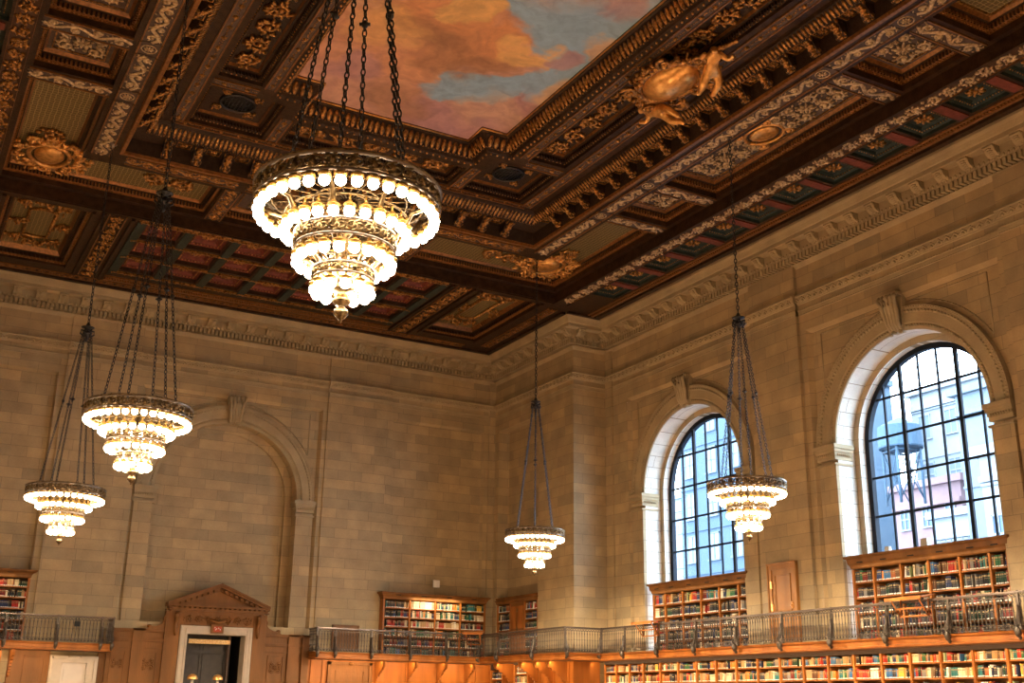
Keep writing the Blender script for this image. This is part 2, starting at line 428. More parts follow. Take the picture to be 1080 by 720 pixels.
def wave_scroll(mb, L, W, h=.02, foliage=1.0):
    """running vine with spirals, berries and leaves along s in 0..L, width W"""
    P = W*1.9; n = max(2, round(L/P)); P = L/n
    pts = []
    for i in range(n*12+1):
        s = L*i/(n*12); pts.append((s, .27*W*math.sin(2*PI*s/P), h))
    mb.tube(pts, W*.125, 6, .45, False)
    for k in range(n*2):
        s0 = (k+.5)*P/2; sg = 1 if k % 2 == 0 else -1
        spiral(mb, s0, -sg*W*.12, W*.31, 1.2, PI/2*sg, sg, W*.085, h, 16)
        rosette(mb, s0, -sg*W*.10, W*.13, h+.01, 5)
        for q in range(int(7*foliage)):
            a = random.uniform(0, 2*PI)
            mb.ball((s0+random.uniform(-P*.25, P*.25), sg*random.uniform(.2, .44)*W*random.choice((1, -1)), h), (W*.10, W*.042, W*.05), 5, 3, a)
def foliage(mb, L, W, h=.02, dens=1.0):
    """dense acanthus strip"""
    n = max(2, round(L/(W*1.2))); P = L/n
    for k in range(n):
        s0 = (k+.5)*P; sg = 1 if k % 2 else -1
        spiral(mb, s0, 0, W*.40, 1.4, PI*random.random(), sg, W*.075, h+.01, 14)
        for q in range(int(12*dens)):
            a = 2*PI*q/12 + random.uniform(-.3, .3); rr = random.uniform(.22, .46)
            mb.ball((s0+rr*P*math.cos(a), rr*W*math.sin(a), h+random.uniform(0, .03)), (W*.15, W*.065, W*.09), 5, 3, a+random.uniform(-.8, .8))
def arabesque(mb, L, W, h=.02):
    """symmetrical panel ornament centred on the origin"""
    rosette(mb, 0, 0, W*.19, h+.02, 8)
    m = max(1, round(L/W)); 
    for sx in (-1, 1):
        for sy in (-1, 1):
            for k in range(m):
                cx = sx*(W*.27 + k*W*.42); cy = sy*W*(.24 if k % 2 == 0 else .2)
                if abs(cx) > L*.46: continue
                spiral(mb, cx, cy, W*.18, 1.3, -PI/2*sy, sx*sy, W*.042, h, 14)
                for q in range(9):
                    a = 2*PI*q/9
                    mb.ball((cx+W*.19*math.cos(a), cy+W*.17*math.sin(a), h), (W*.055, W*.022, W*.03), 5, 3, a)
        for k in range(m):
            cx = sx*(W*.34+k*W*.42)
            if abs(cx) < L*.46: rosette(mb, cx, 0, W*.10, h+.01, 6)
def beads(mb, rect, z, r, step):
    x0, x1, y0, y1 = rect
    nx = max(1, int((x1-x0)/step)); ny = max(1, int((y1-y0)/step))
    for i in range(nx+1):
        for y in (y0, y1): mb.ball((x0+(x1-x0)*i/nx, y, z), r, 5, 3)
    for j in range(1, ny):
        for x in (x0, x1): mb.ball((x, y0+(y1-y0)*j/ny, z), r, 5, 3)
def dentils(mb, rect, z0, z1, w, step, d):
    x0, x1, y0, y1 = rect
    nx = max(1, round((x1-x0)/step)); ny = max(1, round((y1-y0)/step))
    for i in range(nx):
        x = x0+(i+.5)*(x1-x0)/nx
        mb.box(x-w/2, x+w/2, y0, y0+d, z0, z1); mb.box(x-w/2, x+w/2, y1-d, y1, z0, z1)
    for j in range(ny):
        y = y0+(j+.5)*(y1-y0)/ny
        mb.box(x0, x0+d, y-w/2, y+w/2, z0, z1); mb.box(x1-d, x1, y-w/2, y+w/2, z0, z1)

GM = [M['gold'], M['bright_gold'], M['cream_gold'], M['orange_gild'], M['wood_ceiling'], M['lattice'], M['grey_paint']]
def coffer(name, h, z0, steps, mats, back, relief, bead_at=None, dent=None, gold=0):
    """a recessed panel as a part of the ceiling, with its gilded relief as a sub-part"""
    mb = MB(); inn, cz = recess(mb, h, z0, steps, mats)
    mb.mi = back; mb.quad((inn[0], inn[2], cz), (inn[1], inn[2], cz), (inn[1], inn[3], cz), (inn[0], inn[3], cz))
    if dent:
        r = (h[0]+dent[0], h[1]-dent[0], h[2]+dent[0], h[3]-dent[0]); mb.mi = dent[5] if len(dent) > 5 else 1
        dentils(mb, r, dent[1], dent[2], dent[3], dent[4], dent[3])
    p = mb.build(name, CM, ceiling)
    rb = MB(); rb.mi = gold
    if bead_at: beads(rb, (h[0]+bead_at[0], h[1]-bead_at[0], h[2]+bead_at[0], h[3]-bead_at[0]), bead_at[1], bead_at[2], bead_at[3])
    relief(rb, inn, cz)
    rb.build('gilded_relief', GM, p)
    return p
def centre(inn): return (inn[0]+inn[1])/2, (inn[2]+inn[3])/2, inn[1]-inn[0], inn[3]-inn[2]
def local(rb, x, y, z, ang, f):
    sub = MB(frame_map(x, y, z, ang)); sub.mi = rb.mi; f(sub)
    n = len(rb.v); rb.v.extend(sub.v)
    for q, m_, s_ in zip(sub.f, sub.m, sub.sm): rb.f.append([i+n for i in q]); rb.m.append(m_); rb.sm.append(s_)

# small green coffers with rosettes
def rel_small(rb, inn, cz):
    x, y, w, d = centre(inn); local(rb, x, y, cz, 0, lambda s: rosette(s, 0, 0, .26, .03, 8))
for h in small:
    if h[3] < 11: continue
    coffer('rosette_coffer', h, Z1, [(0.0, Z1+.10), (.1, Z1+.13), (.16, Z1+.13), (.2, Z1+.2)], [4, 4, 4, 4], 4, rel_small, (.13, Z1+.11, .022, .085))
far_back = MB()
for h in small:
    if h[3] < 11:
        inn, cz = recess(far_back, h, Z1, [(0.0, Z1+.12)], [4]); far_back.mi = 4; far_back.quad((inn[0], inn[2], cz), (inn[1], inn[2], cz), (inn[1], inn[3], cz), (inn[0], inn[3], cz))
far_back.build('plain_coffers_overhead', CM, ceiling)
# red strips between the green coffers
for sx in (0, 1):
    ys = sorted(set((round(h[2], 3), round(h[3], 3)) for h in small))
    for a, b in zip(ys, ys[1:]):
        if a[1] < 11: continue
        mb = MB(); x0, x1 = (21.1, 22.1) if sx == 0 else mir(21.1, 22.1)
        mb.box(x0, x1, a[1]+.09, b[0]-.09, Z1-.035, Z1+.01); mb.build('red_painted_strip', M['red_paint'], ceiling)
# red coffers of the north border
def rel_red(rb, inn, cz):
    x, y, w, d = centre(inn); local(rb, x, y, cz, 0, lambda s: rosette(s, 0, 0, .24, .03, 8))
for h in red:
    coffer('red_coffer', h, Z1, [(0.0, Z1+.14), (.08, Z1+.18), (.16, Z1+.18), (.22, Z1+.28)], [0, 5, 5, 5], 5, rel_red, (.12, Z1+.15, .026, .11))
gb = MB()
for i in range(-3, 5):
    x = CX+1.5*(i-.5); gb.box(x-.13, x+.13, 34.1, 39.15, Z1-.05, Z1+.01)
gb.build('green_coffer_beams', M['green_paint'], ceiling)
gb = MB()
for j in range(4):
    y = 34.25+1.62*j-.185; 
    gb.box(CX-5.3, CX+5.3, y-.04, y+.04, Z1-.07, Z1+.01)
    for i in range(-24, 25): gb.ball((CX+i*.22, y, Z1-.08), .03, 5, 3)
gb.build('gilt_beam_moulding', M['gold'], ceiling)
# north corner panels with a gilded cartouche
def frame_relief(rb, inn, cz, cart=True):
    x, y, w, d = centre(inn); W = min(w, d); L = max(w, d); ang = 0 if w > d else PI/2
    def f(s):
        spots = [(-L*.33, -W*.3), (-L*.33, W*.3), (L*.33, -W*.3), (L*.33, W*.3), (0, -W*.36), (0, W*.36), (-L*.38, 0), (L*.38, 0)]
        for (a, b) in spots:
            spiral(s, a, b, W*.13, 1.4, random.random()*6, random.choice((1, -1)), W*.03, .05, 14)
            for q in range(12):
                an = random.uniform(0, 2*PI); rr = random.uniform(.05, .22)*W
                s.ball((a+rr*math.cos(an), b+rr*math.sin(an), .05+random.uniform(0, .07)), (W*.06, W*.025, W*.04), 5, 3, an)
        s.tube([(-L*.24, -W*.22, .05), (L*.24, -W*.22, .05), (L*.27, 0, .05), (L*.24, W*.22, .05), (-L*.24, W*.22, .05), (-L*.27, 0, .05), (-L*.24, -W*.22, .05)], W*.035, 5)
    local(rb, x, y, cz, ang, f)
for h in cornerp:
    coffer('cartouche_coffer', h, Z1, [(0.0, Z1+.08), (.12, Z1+.12), (.12, Z1+.22), (.26, Z1+.26), (.34, Z1+.42)], [0, 1, 0, 0, 1], 6,
           frame_relief, (.06, Z1+.08, .022, .11), (.12, Z1+.12, Z1+.22, .06, .13, 0))
# ring of large coffers
RS = [(0.0, Z2+.16), (.0, Z2+.2), (.07, Z2+.22), (.07, Z2+.34), (.16, Z2+.36), (.22, Z2+.44)]
RMt = [0, 1, 1, 2, 0, 1]
DT = (.07, Z2+.22, Z2+.33, .045, .10, 1)
def rel_arab(rb, inn, cz):
    x, y, w, d = centre(inn); rb.mi = 2
    local(rb, x, y, cz, 0 if w > d else PI/2, lambda s: arabesque(s, max(w, d)-.2, min(w, d)-.2, .03))
    rb.mi = 0
    mbx = (inn[0]+.1, inn[1]-.1, inn[2]+.1, inn[3]-.1)
    rb.frame(*mbx, .035, cz-.03, cz)
def rel_long(rb, inn, cz):
    x, y, w, d = centre(inn); ang = 0 if w > d else PI/2; L, W = max(w, d), min(w, d)
    rb.mi = 2
    for sg in (-1, 1): local(rb, x+math.cos(ang)*sg*L*.27, y+math.sin(ang)*sg*L*.27, cz, ang, lambda s: arabesque(s, L*.40, W-.18, .03))
    rb.mi = 1
    def shield(s):
        s.ball((0, 0, .04), (W*.33, W*.24, .07), 12, 6)
        for a, b in ((-1, -1), (-1, 1), (1, -1), (1, 1)): spiral(s, a*W*.36, b*W*.3, W*.12, 1.3, 0, a*b, W*.035, .05)
        s.tube([(W*.42*math.cos(t*PI/8), W*.32*math.sin(t*PI/8), .05) for t in range(17)], W*.035, 5)
    local(rb, x, y, cz, ang, shield)
    rb.mi = 0
    rb.frame(inn[0]+.08, inn[1]-.08, inn[2]+.08, inn[3]-.08, .035, cz-.03, cz)
for h in longp + [(*mir(*q[:2]), *q[2:]) for q in longp[:-1]]:
    south = h[3] < 16
    coffer('long_coffer', h, Z2, RS, RMt, 6 if south else 3, (lambda rb, inn, cz: rb.frame(inn[0]+.02, inn[1]-.02, inn[2]+.02, inn[3]-.02, .06, cz-.03, cz)) if south else rel_long, (.03, Z2+.19, .025, .10), DT)
for k, h in enumerate(squarep + [(*mir(*q[:2]), *q[2:]) for q in squarep]):
    coffer('square_coffer', h, Z2, RS, RMt, 3, rel_arab, (.03, Z2+.19, .025, .10), DT)
# L-shaped corner coffers: yellow lattice field with the great corner cartouche
for sx in (1, -1):
    mb = MB(); e = .16
    def X(x): return x if sx > 0 else 2*CX - x
    outl = [(18.42, 27.35), (20.3, 27.35), (20.3, 33.55), (14.4, 33.55), (14.4, 31.2), (18.42, 31.2)]
    def inset(P, d):
        out = []
        n = len(P)
        for i in range(n):
            ax, ay = P[i-1]; bx, by = P[i]; cx_, cy_ = P[(i+1) % n]
            d1 = (bx-ax, by-ay); d2 = (cx_-bx, cy_-by)
            n1 = (-(d1[1] > 0) + (d1[1] < 0), (d1[0] > 0) - (d1[0] < 0)); n2 = (-(d2[1] > 0) + (d2[1] < 0), (d2[0] > 0) - (d2[0] < 0))
            out.append((bx + (n1[0]+n2[0])*d, by + (n1[1]+n2[1])*d))
        return out
    prev = outl; pz = Z2
    for (ins, z), mi in zip(RS, RMt):
        cur = inset(outl, ins) if ins else outl; mb.mi = mi
        for i in range(6):
            j = (i+1) % 6; a, b, c, d = prev[i], prev[j], cur[j], cur[i]
            mb.quad((X(a[0]), a[1], pz), (X(b[0]), b[1], pz), (X(c[0]), c[1], z), (X(d[0]), d[1], z))
        prev = cur; pz = z
    mb.mi = 6
    mb.poly([(X(a), b, pz) for a, b in prev])
    mb.mi = 1
    for i in range(58):
        y = 27.45+i*.105; mb.box(X(20.21)-.025, X(20.21)+.025, y, y+.05, Z2+.22, Z2+.33)
        x = 14.5+i*.10; mb.box(X(x)-.025, X(x)+.025, 33.44, 33.48, Z2+.22, Z2+.33)
    p = mb.build('corner_coffer', CM, ceiling)
    rb = MB(); rb.mi = 1
    def big(s):
        s.ball((0, 0, .10), (.42, .55, .16), 14, 7)
        s.tube([(.55*math.cos(t*PI/10), .72*math.sin(t*PI/10), .12) for t in range(21)], .07, 6)
        for k in range(10):
            a = 2*PI*k/10+.3
            spiral(s, .85*math.cos(a), .95*math.sin(a), .22, 1.4, a+2, 1 if k % 2 else -1, .05, .12)
        for q in range(120):
            a = random.uniform(0, 2*PI); rr = random.uniform(.75, 1.25)
            s.ball((rr*math.cos(a)*.95, rr*math.sin(a), .08+random.uniform(0, .12)), (.10, .04, .06), 5, 3, a+random.uniform(-1, 1))
    local(rb, X(19.2), 32.25, pz, 0, big)
    rb.mi = 0
    local(rb, X(19.35), 30.6, pz, PI/2, lambda s: foliage(s, 1.4, .7, .04)) 
    local(rb, X(16.6), 32.4, pz, 0, lambda s: foliage(s, 1.6, .9, .04))
    rb.build('corner_cartouche', GM, p)
# friezes of running ornament ---------------------------------------------------------
def strip(name, x0, y0, x1, y1, z, w, kind, mat, edge=True, base='grey_paint', split=None):
    L = math.hypot(x1-x0, y1-y0); ang = math.atan2(y1-y0, x1-x0)
    mb = MB(frame_map(x0, y0, z, ang)); mb.mi = 0
    mb.box(0, L, -w/2, w/2, 0, .012)
    mb.mi = 1
    if edge:
        for t in (-w/2, w/2): mb.box(0, L, t-.018, t+.018, 0, .04)
    mb.mi = 2
    if kind == 'wave': wave_scroll(mb, L, w*.86)
    elif kind == 'foliage': foliage(mb, L, w*.9)
    elif kind == 'ros':
        n = max(1, round(L/.5))
        for k in range(n):
            s = (k+.5)*L/n; rosette(mb, s, 0, w*.30, .02, 6)
            mb.ball((s, 0, .03), (w*.24, w*.17, w*.18), 8, 4)
            for q in (-1, 1):
                for j in range(3): mb.ball((s+q*L/n*(.25+.09*j), random.uniform(-.1, .1)*w, .015), (w*.10, w*.06, w*.05), 5, 3, random.random())
    elif kind == 'medal':
        mb.tube([(L/2+w*.36*math.cos(t*PI/8), w*.36*math.sin(t*PI/8), .02) for t in range(17)], w*.035, 5)
        rosette(mb, L/2, 0, w*.26, .02, 8)
    return mb.build(name, [M[base], M['orange_gild'], M[mat]], ceiling)
GX = 18.02; GXm = 2*CX-GX
segs = [(15.2-pitch, 17.1-pitch-.1), (7.95, 14.5), (15.1, 17.05), (17.7, 24.2), (24.85, 26.65), (27.4, 30.7)]
meds = [7.55, 14.8, 17.38, 24.52, 27.03]
for gx in (GX, GXm):
    for a, b in segs: strip('vine_frieze', gx, a, gx, b, Z2, .48, 'wave', 'cream_gold')
    for y in meds: strip('medallion', gx, y-.28, gx, y+.28, Z2, .48, 'medal', 'cream_gold')
    for y in meds:
        x0, x1 = (18.42, 20.36) if gx == GX else mir(18.42, 20.36)
        strip('cross_beam_frieze', x0, y, x1, y, Z2, .5, 'wave', 'cream_gold')
strip('vine_frieze', 4.4, 30.72, 7.6, 30.72, Z2, .46, 'wave', 'gold'); strip('vine_frieze', 7.9, 30.72, 13.8, 30.72, Z2, .46, 'wave', 'gold')
strip('vine_frieze', 14.1, 30.72, 17.3, 30.72, Z2, .46, 'wave', 'gold')
for x in (14.1, 2*CX-14.1): strip('cross_beam_frieze', x, 31.15, x, 33.6, Z2, .46, 'wave', 'gold')
# foliage strips of the border
for x in (20.74, 2*CX-20.74): strip('foliage_frieze', x, 6, x, 33.5, Z1, .5, 'foliage', 'cream_gold' if x > 10 else 'gold', base='oak_shadow')
strip('foliage_frieze', 5.5, 33.95, 16.2, 33.95, Z1, .3, 'foliage', 'gold', base='oak_shadow')
for x in (16.85, 2*CX-16.85): strip('foliage_frieze', x, 34.0, x, 39.9, Z1, .5, 'foliage', 'gold', base='wood_ceiling')
strip('foliage_frieze', 2.0, 40.25, 19.9, 40.25, Z1, .3, 'foliage', 'orange_gild', base='wood_ceiling')
strip('foliage_frieze', 20.75, 34.4, 20.75, 39.9, Z1, .35, 'foliage', 'orange_gild', base='wood_ceiling')
db = MB()
for i in range(120): x = 5.5+i*.09; db.box(x, x+.045, 39.6, 39.68, Z1-.08, Z1)
db.box(5.45, 16.3, 39.68, 39.78, Z1-.1, Z1); db.box(5.45, 16.3, 39.52, 39.6, Z1-.05, Z1)
for i in range(240): y = 9+i*.10; db.box(22.3, 22.36, y, y+.05, Z1-.05, Z1)
db.box(22.36, 22.46, 4, 34.3, Z1-.07, Z1); db.box(22.22, 22.3, 4, 34.3, Z1-.03, Z1)
db.build('dentil_moulding', M['orange_gild'], ceiling)
# edge mouldings framing beams
eb = MB()
for sx in (1, -1):
    f = (lambda a, b: (a, b)) if sx > 0 else (lambda a, b: mir(a, b))
    for a, b in ((20.42, 20.5), (20.98, 21.05), (17.5, 17.6), (20.04, 20.16)):
        if a > 20.0 and a < 20.2 or a == 17.5:
            x0, x1 = f(a, b); eb.box(x0, x1, 34.1, 39.6, Z1-.07, Z1)
        else:
            x0, x1 = f(a, b); eb.box(x0, x1, SOUTH, 33.8, Z1-.05, Z1)
    for a, b in ((16.35, 16.45), (17.2, 17.3)): x0, x1 = f(a, b); eb.box(x0, x1, 34.0, 39.9, Z1-.09, Z1)
eb.box(1.3, 20.45, 33.78, 33.84, Z1-.05, Z1)
eb.box(XL+1.5, 21.3, 40.55, 40.87, Z1-.08, Z1)
eb.box(21.2, 21.36, 34.5, 40.87, Z1-.08, Z1); eb.box(22.6, 22.79, SOUTH, 34.45, Z1-.08, Z1); eb.box(21.36, 22.79, 34.3, 34.45, Z1-.08, Z1)
eb.build('beam_edge_moulding', M['wood_ceiling'], ceiling)
# modillions of the inner cornice
mb = MB()           # local: s outwards from wall (0..), t across, h down from z 14.98
prof = [(0, 0), (.38, 0), (.40, .05), (.34, .11), (.26, .12), (.2, .2), (.10, .34), (0, .38)]
def ext(mb, prof, t0, t1):
    n = len(prof)
    vs = [(a, t0, b) for a, b in prof] + [(a, t1, b) for a, b in prof]
    fs = [tuple(range(n)), tuple(range(2*n-1, n-1, -1))] + [(i, i+n, (i+1) % n+n, (i+1) % n) for i in range(n)]
    mb._add(vs, fs)
mb.fn = lambda s, t, h: (s, t, -h)
mb.mi = 0; ext(mb, prof, -.13, .13)
mb.mi = 1
for t in (-.13, .13): 
    mb.ball((.32, t, .07), (.06, .02, .06), 7, 4); mb.ball((.06, t, .3), (.06, .02, .06), 7, 4)
for k in range(7):
    u = k/6; mb.ball((.36-.30*u, 0, .13+.24*u**1.3), (.05, .10-.03*u, .045), 7, 4)
for k in range(6): mb.ball((.28-.25*k/5, -.08+.16*(k % 2), .17+.2*(k/5)**1.3), (.035, .03, .04), 5, 3)
mod_me = mb.mesh('modillion', [M['wood_ceiling'], M['gold']])
rb = MB(lambda s, t, h: (s, t, -h)); rosette(rb, .2, 0, .13, .0, 8); rb.frame(.05, .35, -.2, .2, .02, 0, .03)
ros_me = rb.mesh('soffit_rosette', M['gold'])
def modil(x, y, rz):
    p = mobj('modillion', mod_me, ceiling, (x, y, 14.98), (0, 0, rz))
def mros(x, y, rz): mobj('soffit_rosette', ros_me, ceiling, (x, y, 14.975), (0, 0, rz))
for k in range(22):
    y = 28.55-.83*k
    for x, rz in ((B[1]-.01, PI), (B[0]+.01, 0)):
        modil(x, y, rz); mros(x, y+.415, rz)
for k in range(14):
    x = CX-5.8+.84*k+.3; mobj('modillion', mod_me, ceiling, (x, B[3]-.01, 14.98), (0, 0, -PI/2), (1.6, 1, 1))
    if k < 13: mros(x+.42, B[3]-.15, -PI/2)
# leaf friezes: on the sloping bands
def leaf_band(name, pts, zlo, zhi, din, step, mat, wdt=.07):
    """blades on a sloping band running along polyline pts; din = inward horizontal run"""
    mb = MB()
    for (x0, y0), (x1, y1), (nx, ny) in pts:
        L = math.hypot(x1-x0, y1-y0); n = max(1, int(L/step)); tx, ty = (x1-x0)/L, (y1-y0)/L
        for i in range(n):
            s = (i+.5)*L/n; cx, cy = x0+tx*s, y0+ty*s
            dd_ = din*(1.75 if ny and name == 'egg_and_leaf_band' else 1)
            P = [(cx+nx*dd_*u, cy+ny*dd_*u, zlo+(zhi-zlo)*u-.015) for u in (0.05, .3, .6, .92)]
            mb.tube(P, [wdt*.35, wdt*.8, wdt, wdt*.4], 6, .5)
            mb.ball((cx+tx*L/n*.5, cy+ty*L/n*.5, zlo-.0), (wdt*.3,)*3, 5, 3)
    return mb.build(name, M[mat], ceiling)
b1 = shrink(B, .40)
leaf_band('egg_and_leaf_band', [((b1[1], 4), (b1[1], b1[3]), (-1, 0)), ((b1[0], 10), (b1[0], b1[3]), (1, 0)), ((b1[0], b1[3]), (b1[1], b1[3]), (0, -1))], 14.92, 15.12, .22, .13, 'gold', .05)
# inner ring beams with painted rosettes
for x in (16.4, 2*CX-16.4): strip('rosette_beam', x, 6, x, 28.9, Z3, .3, 'ros', 'gold', base='grey_paint')
for x in (14.68, 2*CX-14.68): strip('rosette_beam', x, 6, x, 26.0, Z3, .26, 'ros', 'gold', base='grey_paint')
strip('rosette_beam', 5.3, 28.9, 16.4, 28.9, Z3, .2, 'ros', 'gold', base='wood_ceiling')
for x0, x1 in ((14.9, 16.1), mir(14.9, 16.1)): strip('rosette_beam', x0, 26.28, x1, 26.28, Z3, .3, 'ros', 'gold', base='grey_paint')
for x in (13.78, 2*CX-13.78): strip('rosette_beam', x, 27.3, x, 28.75, Z3, .3, 'ros', 'gold', base='grey_paint')
# inner ring coffers
IS = [(0, Z3+.10), (.07, Z3+.14), (.07, Z3+.24), (.17, Z3+.26), (.2, Z3+.34)]; IM = [0, 0, 0, 0, 1]
def rel_scroll(rb, inn, cz):
    x, y, w, d = centre(inn); ang = 0 if w > d else PI/2; L, W = max(w, d), min(w, d)
    rb.mi = 0; cs, sn = math.cos(ang), math.sin(ang)
    local(rb, x-cs*L/2, y-sn*L/2, cz, ang, lambda s: foliage(s, L, W*.92, .05, 1.6))
def rel_vent(rb, inn, cz):
    x, y, w, d = centre(inn); rb.mi = 0
    def f(s):
        for k in range(4):
            a = PI/4+PI/2*k
            spiral(s, .62*math.cos(a), .62*math.sin(a), .14, 1.2, a, 1, .03, .04)
            for q in range(8): s.ball((.64*math.cos(a)+random.uniform(-.14, .14), .64*math.sin(a)+random.uniform(-.14, .14), .05), (.06, .025, .04), 5, 3, random.random()*6)
    local(rb, x, y, cz, 0, f)
for h in inner: coffer('scroll_coffer', h, Z3, IS, IM, 2, rel_scroll, (.05, Z3+.10, .022, .12), (.07, Z3+.14, Z3+.23, .04, .09, 0))
for h in vents:
    p = coffer('vent_coffer', h, Z3, IS, IM, 2, rel_vent, (.05, Z3+.10, .022, .10), (.07, Z3+.14, Z3+.23, .04, .09, 0))
    x, y, w, d = centre(h); vb = MB()
    R_ = .46
    vb.tube([(x+R_*math.cos(t*PI/12), y+R_*math.sin(t*PI/12), Z3+.30) for t in range(25)], .04, 6)
    for k in range(-4, 5):
        o = k*.1; l = math.sqrt(max(.001, R_*R_-o*o))
        vb.tube([(x+o, y-l, Z3+.31), (x+o, y+l, Z3+.31)], .013, 4); vb.tube([(x-l, y+o, Z3+.31), (x+l, y+o, Z3+.31)], .013, 4)
    vb.build('vent_grille', M['chain'], p)
    vb = MB(); vb.lathe([(0.001, 0), (R_, 0)], (x, y, Z3+.335), 20); vb.build('vent_hole', M['black'], p)
# mural and its cornice
mur_in = [(7.7, SOUTH), (7.7, 25.88), (8.5, 25.88), (8.5, 26.78), (13.22, 26.78), (13.22, 25.88), (14.02, 25.88), (14.02, SOUTH)]
mb = MB(); mb.poly([(x, y, ZM) for x, y in reversed(mur_in)]); mb.build('painted_sky_mural', M['mural'], ceiling)
mb = MB()
lv = [(0, Z3), (.10, Z3+.05), (.14, Z3+.13), (.18, Z3+.13), (.36, ZM-.10), (.42, ZM-.08), (.45, ZM)]
def off(k): u = k/.45; return [(a[0]+(b[0]-a[0])*u, a[1]+(b[1]-a[1])*u) for a, b in zip(mur_out, mur_in)]
for (k0, za), (k1, zb) in zip(lv, lv[1:]):
    P, Q = off(k0), off(k1)
    for i in range(7): mb.quad((*P[i], za), (*P[i+1], za), (*Q[i+1], zb), (*Q[i], zb))
mc = mb.build('mural_cornice', M['wood_ceiling'], ceiling)
P = off(.18); nrm = [(1, 0), (0, -1), (1, 0), (0, -1), (-1, 0), (0, -1), (-1, 0)]
lst = []
for i in range(7):
    a, b = P[i], P[i+1]
    if i == 0: a = (a[0], 8)
    if i == 6: b = (b[0], 6)
    lst.append((a, b, nrm[i]))
o = leaf_band('leaf_moulding', lst, Z3+.13, ZM-.10, .18, .17, 'gold', .085); o.parent = mc
mb = MB(); P = off(.05)
for i in range(7):
    a, b = P[i], P[i+1]
    if i == 0: a = (a[0], 8)
    if i == 6: b = (b[0], 6)
    L = math.hypot(b[0]-a[0], b[1]-a[1]); n = max(1, int(L/.2))
    for k in range(n): u = (k+.5)/n; mb.ball((a[0]+(b[0]-a[0])*u, a[1]+(b[1]-a[1])*u, Z3-.0), .032, 6, 4)
o = mb.build('bead_row', M['bright_gold'], mc)
mb = MB(); P = off(.43)
for i in range(7): mb.tube([(*P[i], ZM-.04), (*P[i+1], ZM-.04)], .03, 5)
mb.build('gilt_fillet', M['bright_gold'], mc)

# the great cartouche with two winged children on the east side of the inner ring -----
def putto(name, parent, joints, radii, edges, mat):
    me = bpy.data.meshes.new(name); me.from_pydata(joints, edges, [])
    me.materials.append(mat)
    o = bpy.data.objects.new(name, me); COL.objects.link(o); o.parent = parent
    sk = o.modifiers.new('skin', 'SKIN')
    sv = me.skin_vertices[0].data if me.skin_vertices else None
    if sv is None:
        bm_ = __import__('bmesh').new(); bm_.from_mesh(me); bm_.verts.layers.skin.verify(); bm_.to_mesh(me); bm_.free()
        sv = me.skin_vertices[0].data
    for i, r in enumerate(radii): sv[i].radius = (r, r)
    sv[0].use_root = True
    o.modifiers.new('sub', 'SUBSURF').levels = 2; o.modifiers['sub'].render_levels = 2
    return o
ct = empty('cartouche', (15.5, 20.05, 15.08)); ct.parent = ceiling; ct.scale = (1.15, 1.15, 1.15)
sb = MB()       # local: x east, y north, hanging down
sb.ball((0, 0, -.10), (.52, .78, .28), 18, 9)
sb.build('shield', M['bright_gold'], ct)
fb = MB()
fb.tube([(.58*math.cos(t*PI/12), .86*math.sin(t*PI/12), -.12) for t in range(25)], .075, 7)
for (a, b, r, d, s0) in ((.62, -.78, .20, 1, 0), (.72, .55, .18, -1, 2), (-.6, .72, .18, 1, 3), (-.62, -.62, .18, -1, 4), (.78, -.42, .14, -1, 1), (.2, 1.05, .16, 1, 0), (-.1, -1.1, .16, -1, 0)):
    spiral(fb, a, b, r, 1.5, s0, d, .055, -.22, 24)
for q in range(110):
    a = random.uniform(0, 2*PI); rr = random.uniform(.95, 1.35)
    fb.ball((.6*rr*math.cos(a), .85*rr*math.sin(a), -.06-random.uniform(0, .14)), (.10, .04, .06), 6, 4, a+random.uniform(-1, 1))
fb.build('scroll_frame', M['gold'], ct)
J = [(0, 0, 0), (.02, .16, .02), (0, .30, .03), (0, .40, .02), (0, .50, .0),      # pelvis, belly, chest, neck, head
     (.11, -.10, -.04), (.20, -.26, -.14), (.24, -.46, -.10), (.30, -.50, -.13),   # leg
     (-.09, -.12, -.02), (-.12, -.32, -.12), (-.02, -.48, -.16), (.02, -.54, -.20),
     (.15, .30, .0), (.26, .40, -.08), (.20, .54, -.12), (-.14, .30, .0), (-.26, .22, -.08), (-.36, .32, -.08)]
Rr = [.115, .12, .115, .06, .10, .10, .08, .055, .05, .10, .08, .055, .05, .06, .05, .045, .06, .05, .045]
Ed = [(0, 1), (1, 2), (2, 3), (3, 4), (0, 5), (5, 6), (6, 7), (7, 8), (0, 9), (9, 10), (10, 11), (11, 12), (2, 13), (13, 14), (14, 15), (2, 16), (16, 17), (17, 18)]
pu = putto('winged_child_figure', ct, J, Rr, Ed, M['bright_gold'])
pu.location = (.34, -1.02, -.22); pu.rotation_euler = (.25, .2, 2.6); pu.scale = (1.15, 1.15, 1.15)
p2 = pu.copy(); COL.objects.link(p2); p2.parent = ct; p2.location = (.42, .98, -.22); p2.rotation_euler = (.3, .3, .5)
for a in (pu, p2):
    wb = MB()
    for k in range(6): wb.ball((-.1-.07*k, .30+.03*k, .12), (.15-.014*k, .06, .05), 7, 4, 2.3+.14*k)
    wb.build('wing', M['gold'], a)
# unseen slab added above the recesses to keep sky light from leaking in
rb = MB(); rb.box(XL-1.5, XR+1.5, SOUTH-4, YN+1.5, 16.1, 16.3); rf = rb.build('light_seal_slab', M['oak_shadow'], ceiling)
# ------------------------------------------------------------------ the walls
XP, YW, XE, YE = 22.1, 35.15, 23.6, 41.4
FLOOR = -1.7; DECK = 1.75; TOP = 16.1
E_map = lambda u, w, z: (XE + w, u, z)           # east wall: u = y, w into the wall
N_map = lambda u, w, z: (u, YE + w, z)           # north wall: u = x

